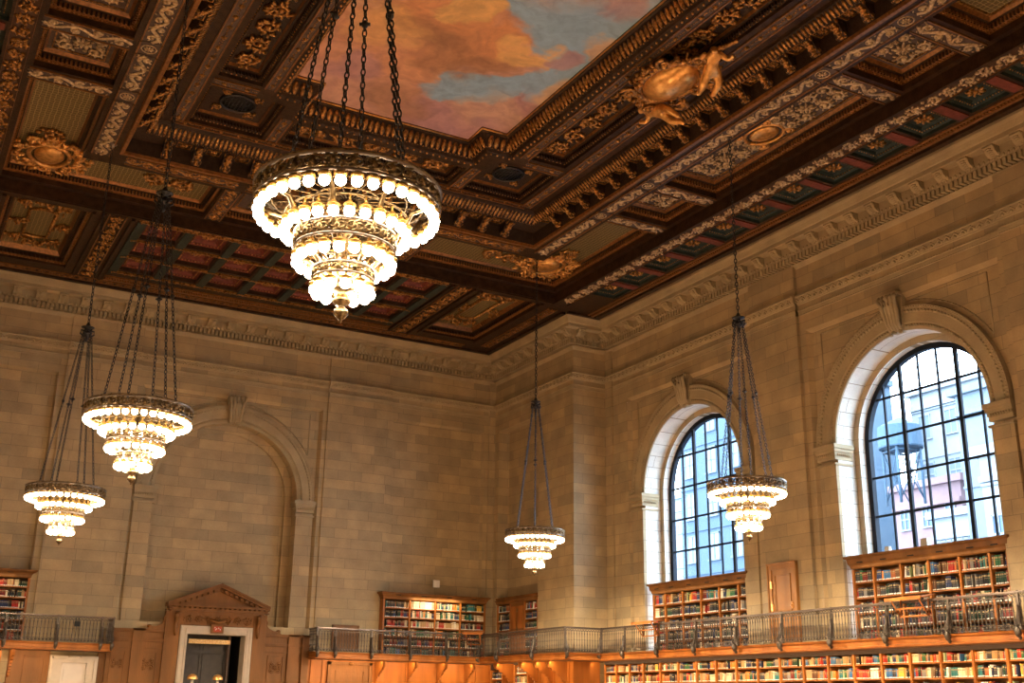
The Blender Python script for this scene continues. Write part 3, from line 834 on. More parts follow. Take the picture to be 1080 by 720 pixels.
def arch_pts(c, r, zs, n=28, a0=0, a1=PI): return [(c + r*math.cos(a0+(a1-a0)*i/n), zs + r*math.sin(a0+(a1-a0)*i/n)) for i in range(n+1)]
def face_arch(mb, u0, u1, z0, z1, c, r, zs, w, n=28):
    """wall face with an arched opening that runs down to z0"""
    mb.quad((u0, w, z0), (c-r, w, z0), (c-r, w, zs), (u0, w, zs)); mb.quad((c+r, w, z0), (u1, w, z0), (u1, w, zs), (c+r, w, zs))
    P = list(reversed(arch_pts(c, r, zs, n)))
    mb.quad((u0, w, zs), (c-r, w, zs), (c-r, w, z1), (u0, w, z1)); mb.quad((c+r, w, zs), (u1, w, zs), (u1, w, z1), (c+r, w, z1))
    for a, b in zip(P, P[1:]): mb.quad((a[0], w, a[1]), (b[0], w, b[1]), (b[0], w, z1), (a[0], w, z1))
def reveal(mb, z0, c, r, zs, w0, w1, n=28):
    mb.quad((c-r, w0, z0), (c-r, w1, z0), (c-r, w1, zs), (c-r, w0, zs)); mb.quad((c+r, w1, z0), (c+r, w0, z0), (c+r, w0, zs), (c+r, w1, zs))
    P = arch_pts(c, r, zs, n)
    for a, b in zip(P, P[1:]): mb.quad((a[0], w0, a[1]), (b[0], w0, b[1]), (b[0], w1, b[1]), (a[0], w1, a[1]))
def annulus(mb, z0, c, r0, r1, zs, w, n=28):
    mb.quad((c-r1, w, z0), (c-r0, w, z0), (c-r0, w, zs), (c-r1, w, zs)); mb.quad((c+r0, w, z0), (c+r1, w, z0), (c+r1, w, zs), (c+r0, w, zs))
    P, Q = arch_pts(c, r0, zs, n), arch_pts(c, r1, zs, n)
    for i in range(n): mb.quad((P[i][0], w, P[i][1]), (Q[i][0], w, Q[i][1]), (Q[i+1][0], w, Q[i+1][1]), (P[i+1][0], w, P[i+1][1]))
ZS = 7.3; RO = 2.66; RECT = 3.45; RTOP = 10.98; WR = .16

def bay_recess(mb, c, z0):
    """splayed rectangular recess holding the arch, with sunk spandrels"""
    a, t = RECT, RTOP; e = .1
    mb.quad((c-a, 0, z0), (c-a+e, WR, z0), (c-a+e, WR, t-e), (c-a, 0, t)); mb.quad((c+a, 0, z0), (c+a-e, WR, z0), (c+a-e, WR, t-e), (c+a, 0, t))
    mb.quad((c-a, 0, t), (c-a+e, WR, t-e), (c+a-e, WR, t-e), (c+a, 0, t))
def bay_parts(fn, c, wall, jamb_mat, depth1, keyname='keystone', cap_z=7.3, left_r=3.34):
    # archivolt with bead rows
    mb = MB(fn); P = [(r, w) for r, w in ((RO, WR), (RO, WR-.05), (RO+.08, WR-.07), (RO+.16, WR-.05), (RO+.20, WR-.10), (RO+.46, WR-.12), (RO+.50, WR-.14), (RO+.58, WR-.14), (RO+.66, WR-.16), (RO+.68, WR))]
    n = 48
    for (r0, w0), (r1, w1) in zip(P, P[1:]):
        A_, B_ = arch_pts(c, r0, ZS, n), arch_pts(c, r1, ZS, n)
        for i in range(n): mb.quad((A_[i][0], w0, A_[i][1]), (B_[i][0], w1, B_[i][1]), (B_[i+1][0], w1, B_[i+1][1]), (A_[i+1][0], w0, A_[i+1][1]))
    for r, q, k in ((RO+.12, .034, 90), (RO+.50, .045, 84), (RO+.61, .032, 120)):
        for (u, z) in arch_pts(c, r, ZS, k): mb.ball((u, WR-.14 if r > RO+.3 else WR-.08, z), q, 5, 3)
    mb.build('archivolt', M['carved_stone'], wall)
    # sunk triangular spandrels, outlined by a fillet
    mb = MB(fn)
    for sg in (-1, 1):
        r = 3.48; a = math.acos(2.98/r); th = [(PI/2-.10) + (a-(PI/2-.10))*i/16 for i in range(17)]
        arc = [(c+sg*r*math.cos(t), ZS+r*math.sin(t)) for t in th]
        pts = [(c+sg*.35, 10.76)] + arc + [(c+sg*2.98, 10.76), (c+sg*.35, 10.76)]
        for p_, q_ in zip(pts, pts[1:]): mb.tube([(p_[0], WR-.005, p_[1]), (q_[0], WR-.005, q_[1])], .022, 4)
    mb.build('spandrel_fillet', M['carved_stone'], wall)
    # keystone: fluted scroll console
    mb = MB(fn)
    for k in range(5):
        o = -.24+.12*k
        pts = [(c+o*.72, WR-.12, 9.97), (c+o*.8, WR-.26, 10.15), (c+o*.9, WR-.30, 10.4), (c+o*1.05, WR-.36, 10.65), (c+o*1.15, WR-.46, 10.85), (c+o*1.15, WR-.34, 11.0)]
        mb.tube(pts, [.05, .055, .06, .065, .075, .06], 7)
    mb.box(c-.34, c+.34, WR-.42, WR, 10.93, 11.02)
    b = [(c-.22, 9.95), (c+.22, 9.95), (c+.33, 10.95), (c-.33, 10.95)]
    mb._add([(u, WR-.16, z) for u, z in b] + [(u, WR+.1, z) for u, z in b], [(0, 1, 2, 3), (0, 4, 5, 1), (1, 5, 6, 2), (2, 6, 7, 3), (3, 7, 4, 0)])
    for q in range(9): mb.ball((c+random.uniform(-.2, .2), WR-.15, 9.93+random.uniform(-.05, .06)), (.07, .06, .04), 6, 4)
    mb.build(keyname, M['carved_stone'], wall)
    # impost capitals on both sides, wrapping into the reveal
    for sg, nm in ((-1, 'impost_capital'), (1, 'impost_capital')):
        mb = MB(fn)
        for (z0, z1, e) in ((7.18, 7.30, .12), (7.08, 7.18, .085), (6.98, 7.08, .05), (6.86, 6.98, .025), (6.70, 6.76, .05)):
            u0, u1 = sorted((c+sg*(RO-e), c+sg*(3.34+e*.3)))
            mb.box(u0, u1, WR-.12-e, WR+depth1, z0, z1)
        for k in range(9): 
            u = c+sg*(RO+.06+.62*k/8); mb.ball((u, WR-.12-.06, 7.0), (.026, .03, .05), 6, 4)
        for k in range(int(depth1/.075)):
            mb.ball((c+sg*(RO-.055), WR-.05+.075*k, 7.0), (.03, .026, .05), 6, 4)
        mb.build(nm, M['carved_stone'] if jamb_mat is None else jamb_mat, wall)
        # pier strip below the capital
        mb = MB(fn); u0, u1 = sorted((c+sg*RO, c+sg*3.32)); mb.box(u0+.001, u1, WR-.11, WR+.01, DECK, 6.70)
        mb.build('pier_strip', M['stone'], wall)

# ---- east wall
C1, C2 = 30.32, 20.83; C0 = C2-9.49
mb = MB(E_map)
edges = [YW]
for c in (C1, C2, C0): edges += [c+RECT, c-RECT]
edges.append(SOUTH)
for k in range(0, len(edges), 2): mb.quad((edges[k], 0, FLOOR), (edges[k+1], 0, FLOOR), (edges[k+1], 0, TOP), (edges[k], 0, TOP))
for c in (C1, C2, C0):
    mb.quad((c-RECT, 0, RTOP), (c+RECT, 0, RTOP), (c+RECT, 0, TOP), (c-RECT, 0, TOP))
    mb.quad((c-RECT, 0, FLOOR), (c+RECT, 0, FLOOR), (c+RECT, 0, DECK-.02), (c-RECT, 0, DECK-.02))
    bay_recess(mb, c, DECK-.02)
    if c != C0: face_arch(mb, c-RECT+.1, c+RECT-.1, DECK-.02, RTOP-.1, c, RO, ZS, WR)
    else: mb.quad((c-RECT, WR, DECK), (c+RECT, WR, DECK), (c+RECT, WR, RTOP), (c-RECT, WR, RTOP))
# pilasters between the bays
for y0, y1 in ((24.53, 26.63), (24.53-9.49, 26.63-9.49)):
    mb.box(y0, y1, -.12, .01, DECK, 13.1)
mb.box(YW-.45, YW, -.06, .01, DECK, 13.1)
# inner step of each window opening and niche floor
D1 = .66; HW2 = 2.46
for c in (C1, C2):
    annulus(mb, DECK, c, HW2, RO, ZS, WR+D1)
wall_e = mb.build('wall_east', M['stone']); tag(wall_e, kind='structure')
for c in (C1, C2):
    mb = MB(E_map); reveal(mb, DECK, c, RO, ZS, WR, WR+D1); reveal(mb, DECK, c, HW2, ZS, WR+D1, WR+D1+.42)
    mb.quad((c-RO, WR, DECK), (c+RO, WR, DECK), (c+RO, 1.3, DECK), (c-RO, 1.3, DECK))
    mb.build('window_reveal', M['reveal_stone'], wall_e)
    bay_parts(E_map, c, wall_e, M['reveal_stone'] if False else M['carved_stone'], D1-.12)
    # outside face so the wall has thickness
mb = MB(E_map)
for c in (C1, C2):
    face_arch(mb, c-4.745, c+4.745, 1.0, 17, c, HW2, ZS, 1.26)
mb.build('outer_skin', M['carved_stone'], wall_e)
# ---- end-bay pier (side wall of the north-east corner) with a tall niche
mb = MB()
NY0, NY1, NZ = 37.72, 41.0, 10.98
mb.quad((XP, YW, FLOOR), (XP, NY0, FLOOR), (XP, NY0, TOP), (XP, YW, TOP)); mb.quad((XP, NY1, FLOOR), (XP, YE, FLOOR), (XP, YE, TOP), (XP, NY1, TOP))
mb.quad((XP, NY0, NZ), (XP, NY1, NZ), (XP, NY1, TOP), (XP, NY0, TOP)); mb.quad((XP, NY0, FLOOR), (XP, NY1, FLOOR), (XP, NY1, DECK), (XP, NY0, DECK))
mb.quad((XP+.5, NY0, DECK), (XP+.5, NY1, DECK), (XP+.5, NY1, NZ), (XP+.5, NY0, NZ))
mb.quad((XP, NY0, DECK), (XP+.5, NY0, DECK), (XP+.5, NY0, NZ), (XP, NY0, NZ)); mb.quad((XP, NY1, DECK), (XP+.5, NY1, DECK), (XP+.5, NY1, NZ), (XP, NY1, NZ))
mb.quad((XP, NY0, NZ), (XP+.5, NY0, NZ), (XP+.5, NY1, NZ), (XP, NY1, NZ))
mb.quad((XP, YW, FLOOR), (XE, YW, FLOOR), (XE, YW, TOP), (XP, YW, TOP))
o = mb.build('wall_pier', M['stone']); tag(o, kind='structure')
# ---- north wall
CN = 11.0
mb = MB(N_map)
W0, W1 = XL-1, XP
NR = [(CN-RECT, CN+RECT), (17.45, 21.6), (0.40, 4.62)]
xs = sorted([W0, W1] + [a for r in NR for a in r])
DW = (CN-1.3, CN+1.15)
for a, b in zip(xs, xs[1:]):
    mid = (a+b)/2
    if any(r[0] < mid < r[1] for r in NR):
        mb.quad((a, 0, RTOP), (b, 0, RTOP), (b, 0, TOP), (a, 0, TOP))
        if abs(mid-CN) > 1: mb.quad((a, 0, FLOOR), (b, 0, FLOOR), (b, 0, DECK), (a, 0, DECK))
        else:
            mb.quad((a, 0, FLOOR), (DW[0], 0, FLOOR), (DW[0], 0, 2.6), (a, 0, 2.6)); mb.quad((DW[1], 0, FLOOR), (b, 0, FLOOR), (b, 0, 2.6), (DW[1], 0, 2.6))
            mb.quad((a, 0, 2.6), (b, 0, 2.6), (b, WR, 2.6), (a, WR, 2.6)); mb.quad((DW[0], 0, 2.3), (DW[1], 0, 2.3), (DW[1], 0, 2.6), (DW[0], 0, 2.6))
    else: mb.quad((a, 0, FLOOR), (b, 0, FLOOR), (b, 0, TOP), (a, 0, TOP))
bay_recess(mb, CN, 2.3)
face_arch(mb, CN-RECT+.1, CN+RECT-.1, 2.3, RTOP-.1, CN, RO, ZS, WR)
annulus(mb, 2.3, CN, 2.36, RO, ZS, WR+.42)
reveal(mb, 2.3, CN, 2.36, ZS, WR+.42, WR+.55)
mb.quad((CN-2.5, WR+.55, 2.3), (CN+2.5, WR+.55, 2.3), (CN+2.5, WR+.55, 10), (CN-2.5, WR+.55, 10))
mb.quad((CN-RO, WR-.1, 2.6), (CN+RO, WR-.1, 2.6), (CN+RO, WR+.6, 2.6), (CN-RO, WR+.6, 2.6))
for r in NR[1:]:
    a, b = r; e = .06
    mb.quad((a+e, WR, DECK), (b-e, WR, DECK), (b-e, WR, RTOP-e), (a+e, WR, RTOP-e))
    mb.quad((a, 0, DECK), (a+e, WR, DECK), (a+e, WR, RTOP-e), (a, 0, RTOP)); mb.quad((b, 0, DECK), (b-e, WR, DECK), (b-e, WR, RTOP-e), (b, 0, RTOP))
    mb.quad((a, 0, RTOP), (a+e, WR, RTOP-e), (b-e, WR, RTOP-e), (b, 0, RTOP))
for a, b in ((14.62, 17.3), (4.85, 7.38)): mb.box(a, b, -.06, .01, DECK, 13.1)
mb.box(XP-.3, XP, -.06, .01, DECK, 13.1)
wall_n = mb.build('wall_north', M['stone']); tag(wall_n, kind='structure')
mb = MB(N_map); reveal(mb, 2.3, CN, RO, ZS, WR, WR+.42); mb.build('arch_reveal', M['stone'], wall_n)
bay_parts(N_map, CN, wall_n, None, .3)
# ---- the walls behind and beside the camera, floor
mb = MB(); mb.box(-2.3, -1.9, SOUTH, YE, FLOOR, TOP); o = mb.build('wall_west', M['stone']); tag(o, kind='structure')
mb = MB(); mb.box(-2.3, XE+.4, SOUTH-.4, SOUTH, FLOOR, TOP); o = mb.build('wall_south', M['stone']); tag(o, kind='structure')
mb = MB(); mb.box(-2.3, XE+.4, SOUTH-.4, YE+2.6, FLOOR-.3, FLOOR); o = mb.build('floor', M['floor']); tag(o, kind='structure')

# ---- entablature: cornice profile (projection, height) swept round the walls
def corner_path(off_extra=0):
    # outline of the wall faces with mitre normals pointing into the room
    return [(W0, YE, 0, -1), (XP, YE, -1, -1), (XP, YW, -1, -1), (XE, YW, -1, -1), (XE, SOUTH, -1, 0)]
prof = [(.72, 14.2), (.72, 14.1), (.66, 14.02), (.60, 13.9), (.56, 13.88), (.56, 13.76), (.50, 13.74), (.26, 13.74), (.26, 13.52), (.25, 13.41), (.02, 13.41), (.02, 13.17), (.10, 13.16), (.06, 13.1), (.0, 13.02)]
mb = MB(); mb.extrude(prof, corner_path()); cor = mb.build('trim_1', M['carved_stone']); tag(cor, kind='structure')
runs = [(0.6, XP-.3, 'N'), (35.0, 41.0, 'P'), (12.0, 34.7, 'E'), (22.2, 23.3, 'S')]
def place(run, s, w, z):
    """w = distance out from the wall"""
    if run == 'N': return (s, YE-w, z)
    if run == 'P': return (XP-w, s, z)
    if run == 'E': return (XE-w, s, z)
    return (s, YW-w, z)
mb = MB(); mb.fn = lambda s, t, h: (s, t, -h)
pr = [(0, 0), (.30, 0), (.31, .05), (.24, .10), (.20, .17), (.10, .24), (0, .26)]
ext(mb, pr, -.15, .15)
for t in (-.15, .15): mb.ball((.24, t, .06), (.05, .02, .05), 7, 4); mb.ball((.05, t, .19), (.05, .02, .05), 7, 4)
for k in range(5): mb.ball((.27-.22*k/4, 0, .11+.14*(k/4)), (.045, .09, .03), 7, 4)
smod = mb.mesh('modillion', M['carved_stone'])
ROT = {'N': -PI/2, 'P': PI, 'E': PI, 'S': -PI/2}
for a, b, run in runs:
    stp = .745 if run == 'N' else .80
    n = int(round((b-a)/stp))
    for k in range(n+1):
        s = a + (b-a)*k/n
        if run in ('P',) and (s < 34.6): continue
        mobj('modillion', smod, cor, place(run, s, .25, 13.74), (0, 0, ROT[run]))
# dentils, egg-and-dart and zigzag band, one mesh each
dm, em = MB(), MB()
for a, b, run in ((0.6, XP-.1, 'N'), (34.97, YE-.1, 'P'), (10.0, 35.0, 'E'), (22.0, 23.4, 'S')):
    n = int((b-a)/.15)
    for k in range(n+1):
        s = a+(b-a)*k/n
        q = [place(run, s-.048, .0, 0), place(run, s+.048, .27, 0)]
        dm.box(min(q[0][0], q[1][0]), max(q[0][0], q[1][0]), min(q[0][1], q[1][1]), max(q[0][1], q[1][1]), 13.2, 13.38)
        em.ball(place(run, s, .25, 13.47), (.045, .045, .06), 6, 4)
dm.build('dentil_row', M['carved_stone'], cor); em.build('egg_and_dart', M['carved_stone'], cor)
# band mouldings below the frieze
prof2 = [(.0, 12.16), (.12, 12.14), (.13, 12.08), (.10, 12.06), (.06, 11.90), (.03, 11.88), (.03, 11.86), (.0, 11.84)]
prof3 = [(0, 11.68), (.03, 11.67), (.03, 11.64), (.01, 11.63), (0, 11.52), (0.02, 11.50), (0, 11.48)]
def stepped(doN=True):
    P = [(W0, YE, 0, -1)]
    for a, b in ((4.85, 7.38), (14.62, 17.3)): P += [(a, YE, 0, -1), (a, YE-.12, 0, -1), (b, YE-.12, 0, -1), (b, YE, 0, -1)]
    P += [(XP, YE, -1, -1), (XP, YW, -1, -1), (XE, YW, -1, -1)]
    for a, b in ((26.63, 24.53), (26.63-9.49, 24.53-9.49)): P += [(XE, a, -1, 0), (XE-.12, a, -1, 0), (XE-.12, b, -1, 0), (XE, b, -1, 0)]
    P += [(XE, SOUTH, -1, 0)]
    return P
mb = MB(); mb.extrude(prof2, stepped()); mb.extrude(prof3, stepped())
band = mb.build('trim_2', M['carved_stone']); tag(band, kind='structure')
zz = MB()
for a, b, run in ((0.6, XP-.05, 'N'), (35.0, YE-.1, 'P'), (10.0, 35.1, 'E'), (22.1, 23.5, 'S')):
    n = int((b-a)/.26)
    for k in range(n):
        s = a+(b-a)*(k+.5)/n; w = .09
        if run == 'N' and (4.85 < s < 7.38 or 14.62 < s < 17.3): w += .12
        if run == 'E' and (24.53 < s < 26.63 or 15.04 < s < 17.14): w += .12
        p = [place(run, s-.12, w-.02, 11.92), place(run, s, w, 12.04), place(run, s+.12, w-.02, 11.92)]
        zz.tube(p, .034, 4); zz.ball(place(run, s, w-.02, 11.93), .05, 5, 3)
zz.build('zigzag_band', M['carved_stone'], band)
bd = MB()
for a, b, run in ((0.6, XP-.05, 'N'), (35.0, YE-.1, 'P'), (12.0, 35.1, 'E')):
    n = int((b-a)/.09)
    for k in range(n):
        s = a+(b-a)*(k+.5)/n; w = .035
        if run == 'N' and (4.85 < s < 7.38 or 14.62 < s < 17.3): w += .12
        if run == 'E' and (24.53 < s < 26.63 or 15.04 < s < 17.14): w += .12
        bd.ball(place(run, s, w, 11.655), .018, 4, 3)
bd.build('bead_line', M['carved_stone'], band)

# ---- windows
def window(name, c, label):
    w = WR+D1+.30; mb = MB(E_map); zb = 3.0; R2 = HW2
    def ringbar(r0, r1, w0, w1):
        n = 40
        A_, B_ = arch_pts(c, r0, ZS, n), arch_pts(c, r1, ZS, n)
        for i in range(n):
            for ww in (w0, w1): mb.quad((A_[i][0], ww, A_[i][1]), (B_[i][0], ww, B_[i][1]), (B_[i+1][0], ww, B_[i+1][1]), (A_[i+1][0], ww, A_[i+1][1]))
            mb.quad((A_[i][0], w0, A_[i][1]), (A_[i+1][0], w0, A_[i+1][1]), (A_[i+1][0], w1, A_[i+1][1]), (A_[i][0], w1, A_[i][1]))
        for sg in (-1, 1):
            u0, u1 = sorted((c+sg*r0, c+sg*r1)); mb.box(u0, u1, w0, w1, zb, ZS)
    ringbar(R2-.15, R2+.02, w-.06, w+.10)
    mb.box(c-R2, c+R2, w-.06, w+.1, zb, zb+.15)
    root = mb.build(name, M['window_iron']); tag(root, kind='structure')
    tb = MB(E_map)
    for k, uo in enumerate((-1.65, -.98, -.327, .327, .98, 1.65, -2.1, 2.1)):
        if abs(uo) > 2: continue
        h = ZS + math.sqrt((R2-.1)**2 - uo*uo); t = .055 if abs(abs(uo)-.98) < .01 else .028
        tb.box(c+uo-t, c+uo+t, w-.02-(t > .04)*.03, w+.03, zb, h)
    for z in (4.12, 5.24, 6.34, 7.46, 8.58):
        l = R2-.1 if z < ZS else math.sqrt((R2-.1)**2-(z-ZS)**2)
        tb.box(c-l, c+l, w-.018, w+.028, z-.03, z+.03)
    tb.build('glazing_bars', M['window_iron'], root)
    gb = MB(E_map); P = [(u, w+.02, z) for u, z in arch_pts(c, R2-.12, ZS, 36)] + [(c-R2+.12, w+.02, zb+.1), (c+R2-.12, w+.02, zb+.1)]
    gb.poly(P); gb.build('glass_pane', M['glass'], root)
window('window_1', C1, ''); window('window_2', C2, '')
# ------------------------------------------------------------------ gallery
DG = 1.0
fas = [(.0, 1.5), (.06, 1.52), (.06, 1.56), (.0, 1.58), (.0, 1.69), (.05, 1.70), (.08, 1.75), (-.05, 1.76)]
def gallery(name, pts, label, path):
    """pts: polygon of the deck; path: exposed edge with normals"""
    mb = MB(); mb.poly([(x, y, DECK) for x, y in pts]); mb.poly([(x, y, 1.5) for x, y in reversed(pts)])
    root = mb.build(name, M['oak_shadow']); tag(root, label, 'gallery')
    fb = MB(); fb.extrude(fas, path); fb.build('fascia_board', M['oak'], root)
    return root
xr, yr = XP-DG, YE-DG
gallery('gallery_walkway', [(14.43, YE-.13), (14.43, yr), (xr, yr), (xr, YW-DG), (XE-DG, YW-DG), (XE-DG, 8), (XE-.13, 8), (XE-.13, YW-.01), (XP-.06, YW-.01), (XP-.06, YE-.13)],
        'long wooden gallery walkway with orange oak edge running round the corner under the arched windows',
        [(14.43, YE-.13, -1, 0), (14.43, yr, -1, -1), (xr, yr, -1, -1), (xr, YW-DG, -1, -1), (XE-DG, YW-DG, -1, -1), (XE-DG, 8, -1, 0)])
gallery('gallery_walkway', [(-1.88, YE-.13), (-1.88, yr), (7.29, yr), (7.29, YE-.13)], 'short wooden gallery walkway at far left beside the portal',
        [(-1.88, yr, 0, -1), (7.29, yr, 1, -1), (7.29, YE-.13, 1, 0)])
# railing panels -----------------------------------------------------------------------
RT = 2.6
def post_part(root, x, y, rz, scroll=True):
    c, s_ = math.cos(rz), math.sin(rz)
    mb = MB(lambda a, b, z: (x + c*a - s_*b, y + s_*a + c*b, z))      # local b = outwards
    mb.box(-.03, .03, -.03, .03, DECK, RT-.02)
    if scroll:
        mb.tube([(0, .05, 2.3), (0, .06, 2.12), (0, .09, 1.98), (0, .15, 1.86), (0, .17, 1.74), (0, .14, 1.64), (0, .09, 1.60), (0, .07, 1.66), (0, .10, 1.71)], [.03, .035, .045, .06, .065, .06, .05, .04, .03], 7)
        mb.ball((0, .12, 1.72), (.05, .09, .10), 8, 5); mb.ball((0, .08, 1.58), (.045, .05, .05), 7, 4)
    mb.ball((0, 0, RT+.0), (.045, .045, .03), 8, 4)
    return mb.build('post', M['iron'], root)
bal_cache = {}
def railing(x0, y0, x1, y1, label, group, posts=(True, True), rz=0.0):
    """one panel between two posts; rz turns local b outwards"""
    L = math.hypot(x1-x0, y1-y0); ang = math.atan2(y1-y0, x1-x0)
    root = empty('railing_panel', (0, 0, 0)); tag(root, label, 'railing', group)
    mp = lambda s, t, z: (x0 + math.cos(ang)*s - math.sin(ang)*t, y0 + math.sin(ang)*s + math.cos(ang)*t, z)
    mb = MB(mp); mb.box(0, L, -.045, .045, RT-.03, RT+.012); mb.build('rail_cap', M['rail_top'], root)
    mb = MB(mp); mb.box(0, L, -.018, .018, RT-.13, RT-.115); mb.box(0, L, -.018, .018, RT-.045, RT-.03)
    n = max(2, round(L/.108))
    for k in range(n):
        s = (k+.5)*L/n
        mb.tube([(s+.045*math.cos(t*PI/5), 0, RT-.08+.032*math.sin(t*PI/5)) for t in range(11)], .009, 4, 1, False)
    mb.build('frieze_band', M['iron'], root)
    mb = MB(mp); mb.box(0, L, -.018, .018, DECK+.03, DECK+.045); mb.box(0, L, -.018, .018, DECK+.12, DECK+.135)
    for k in range(n):
        s = (k+.5)*L/n; mb.ball((s, 0, DECK+.083), (.045, .014, .032), 7, 4)
    mb.build('foot_band', M['iron'], root)
    me = bal_cache.get('b')
    if me is None:
        b = MB(); z0, z1 = DECK+.13, RT-.12
        b.lathe([(.011, z0), (.012, z0+.08), (.022, z0+.12), (.013, z0+.17), (.011, (z0+z1)/2-.03), (.02, (z0+z1)/2), (.011, (z0+z1)/2+.03), (.012, z1-.14), (.021, z1-.10), (.012, z1-.05), (.011, z1)], n=6)
        me = bal_cache['b'] = b.mesh('baluster', M['iron'])
    for k in range(n):
        p = mp((k+.5)*L/n, 0, 0); mobj('baluster', me, root, (p[0], p[1], 0))
    if posts[0]: post_part(root, x0, y0, rz)
    if posts[1]: post_part(root, x1, y1, rz)
    return root
G = 'iron railing panels along the gallery'
ye = [34.15, 32.72] + [32.72-1.94*k for k in range(1, 12)]
names = ['beside the outer corner of the stone pier', 'left of the wooden book rest under the left window', 'in front of the left part of the left window bookcase', 'in front of the middle of the left window bookcase', 'in front of the right end of the left window bookcase',
         'in front of the small oak door', 'just right of the small oak door', 'at the left end of the right window bookcase', 'carrying the right-hand book rest', 'in front of the right part of the right window bookcase', 'at the right edge of the picture', 'beyond the right edge']
for k in range(10):
    railing(XE-DG, ye[k], XE-DG, ye[k+1], 'dark iron gallery railing panel '+names[k], G, (k == 0, True), PI/2)
railing(xr, YW-DG, XE-DG, YW-DG, 'short iron railing panel on the step beside the stone pier, catching daylight', G, (True, False), PI)
py = [40.4, 38.87, 36.21, 34.15]
for k, nm in enumerate(('in the corner, in front of the narrow side bookcase', 'in front of the side bookcase cupboard', 'along the bare stone pier')):
    railing(xr, py[k], xr, py[k+1], 'dark iron gallery railing panel '+nm, G, (k == 0, k < 2), PI/2)
px = [14.43, 15.12, 16.54, 18.1, 19.63, 21.1]
for k, nm in enumerate(('at the end beside the wooden wainscot', 'in front of the brown wall hatch', 'left of and over the left bay of the end bookcase', 'in front of the brightly lit bays of the end bookcase', 'in front of the right bay of the end bookcase')):
    railing(px[k], yr, px[k+1], yr, 'dark iron railing panel '+nm, G, (True, False), PI)
railing(14.43, YE-.14, 14.43, yr, 'tiny iron railing return closing the gallery beside the wainscot', G, (False, False), 0)
for a, b, nm in ((.9, 2.4, 'at the left edge of the picture'), (2.4, 3.98, 'in front of the far left bookcase, nearer the left edge'), (3.98, 5.54, 'over the right side of the far left bookcase'), (5.54, 6.93, 'above the pale marble door'), (6.93, 7.29, 'at the right end of the far left gallery')):
    railing(a, yr, b, yr, 'dark iron railing panel '+nm, G, (True, b > 7), PI)
railing(7.29, yr, 7.29, YE-.14, 'tiny iron railing return at the end of the far left gallery', G, (False, False), 0)
# black box hanging on the left railing
mb = MB(); mb.box(6.05, 6.22, yr-.1, yr-.05, 2.27, 2.43); mb.box(6.08, 6.12, yr-.115, yr-.1, 2.33, 2.37); mb.box(6.08, 6.10, yr-.05, yr+.02, 2.43, 2.55); mb.box(6.17, 6.19, yr-.05, yr+.02, 2.43, 2.55)
tag(mb.build('control_box', M['black']), 'small black box hanging on the far left gallery railing', 'box')
# book rests -------------------------------------------------------------------------
def book_rest(x, y, rz, label, w=1.15):
    root = empty('book_rest', (x, y, 0), rz); tag(root, label, 'book rest', 'slanting oak book rests on the gallery railing')
    mb = MB()      # local: a along rail, b outwards (room side)
    t0 = (-.10, 2.70); t1 = (.42, 2.60)
    vs = []
    for a in (-w/2, w/2):
        for (b, z) in (t0, t1, (t1[0], t1[1]+.03), (t0[0], t0[1]+.03)): vs.append((a, b, z))
    mb._add(vs, [(0, 1, 2, 3), (7, 6, 5, 4), (0, 4, 5, 1), (1, 5, 6, 2), (2, 6, 7, 3), (3, 7, 4, 0)])
    mb.box(-w/2, w/2, .41, .44, 2.58, 2.66)
    mb.build('sloping_board', M['oak'], root)
    for a in (-w/2+.12, w/2-.16):
        b = MB(); b.tube([(a, .38, 2.60), (a, .08, 2.22)], .024, 4); b.tube([(a, .05, 2.22), (a, .05, 2.62)], .022, 4); b.build('bracket_arm', M['oak'], root)
    b = MB(); b.box(-w/2+.12, w/2-.16, .06, .10, 2.20, 2.24); b.box(-w/2+.12, w/2-.16, .2, .24, 2.38, 2.42); b.build('cross_rail', M['oak'], root)
    return root
r1 = book_rest(XE-DG, 31.15, PI/2, 'slanting oak book rest on the railing left of the left window bookcase')
r2 = book_rest(XE-DG, 20.15, PI/2, 'slanting oak book rest on the gallery railing before the right window bookcase')
r3 = book_rest(xr-.25, yr+.1, PI*.80, 'small slanting oak book rest in the room corner of the gallery railing', .8)

# ------------------------------------------------------------------ bookcases and books
BOOKS = []          # (matrix, width, height, depth, colour key, info)
PAL = {'red': (.40, .035, .025), 'dark red': (.17, .025, .02), 'green': (.03, .13, .06), 'dark green': (.02, .055, .035), 'navy blue': (.025, .04, .11), 'blue': (.05, .16, .36), 'teal': (.03, .17, .17),
       'black': (.02, .02, .022), 'charcoal': (.055, .055, .06), 'brown': (.13, .06, .03), 'tan': (.45, .28, .13), 'cream': (.68, .56, .38), 'white': (.75, .71, .62), 'orange': (.66, .20, .03),
       'yellow': (.70, .44, .07), 'grey': (.22, .21, .20), 'pale green': (.30, .38, .20), 'pink': (.55, .27, .20), 'rust': (.34, .10, .03), 'pale blue': (.33, .42, .48)}
for k, c in PAL.items(): M['cover '+k] = simple('cloth_cover_'+k.replace(' ', '_'), c, .55)
M['page'] = simple('paper_pages', (.66, .58, .44), .8); M['band'] = simple('spine_label', (.34, .25, .13), .5); M['shade_wood'] = simple('shade_dark_beam', (.025, .014, .009), .7); M['tagw'] = simple('shelf_mark_sticker', (.8, .78, .72), .6)
BM = {}
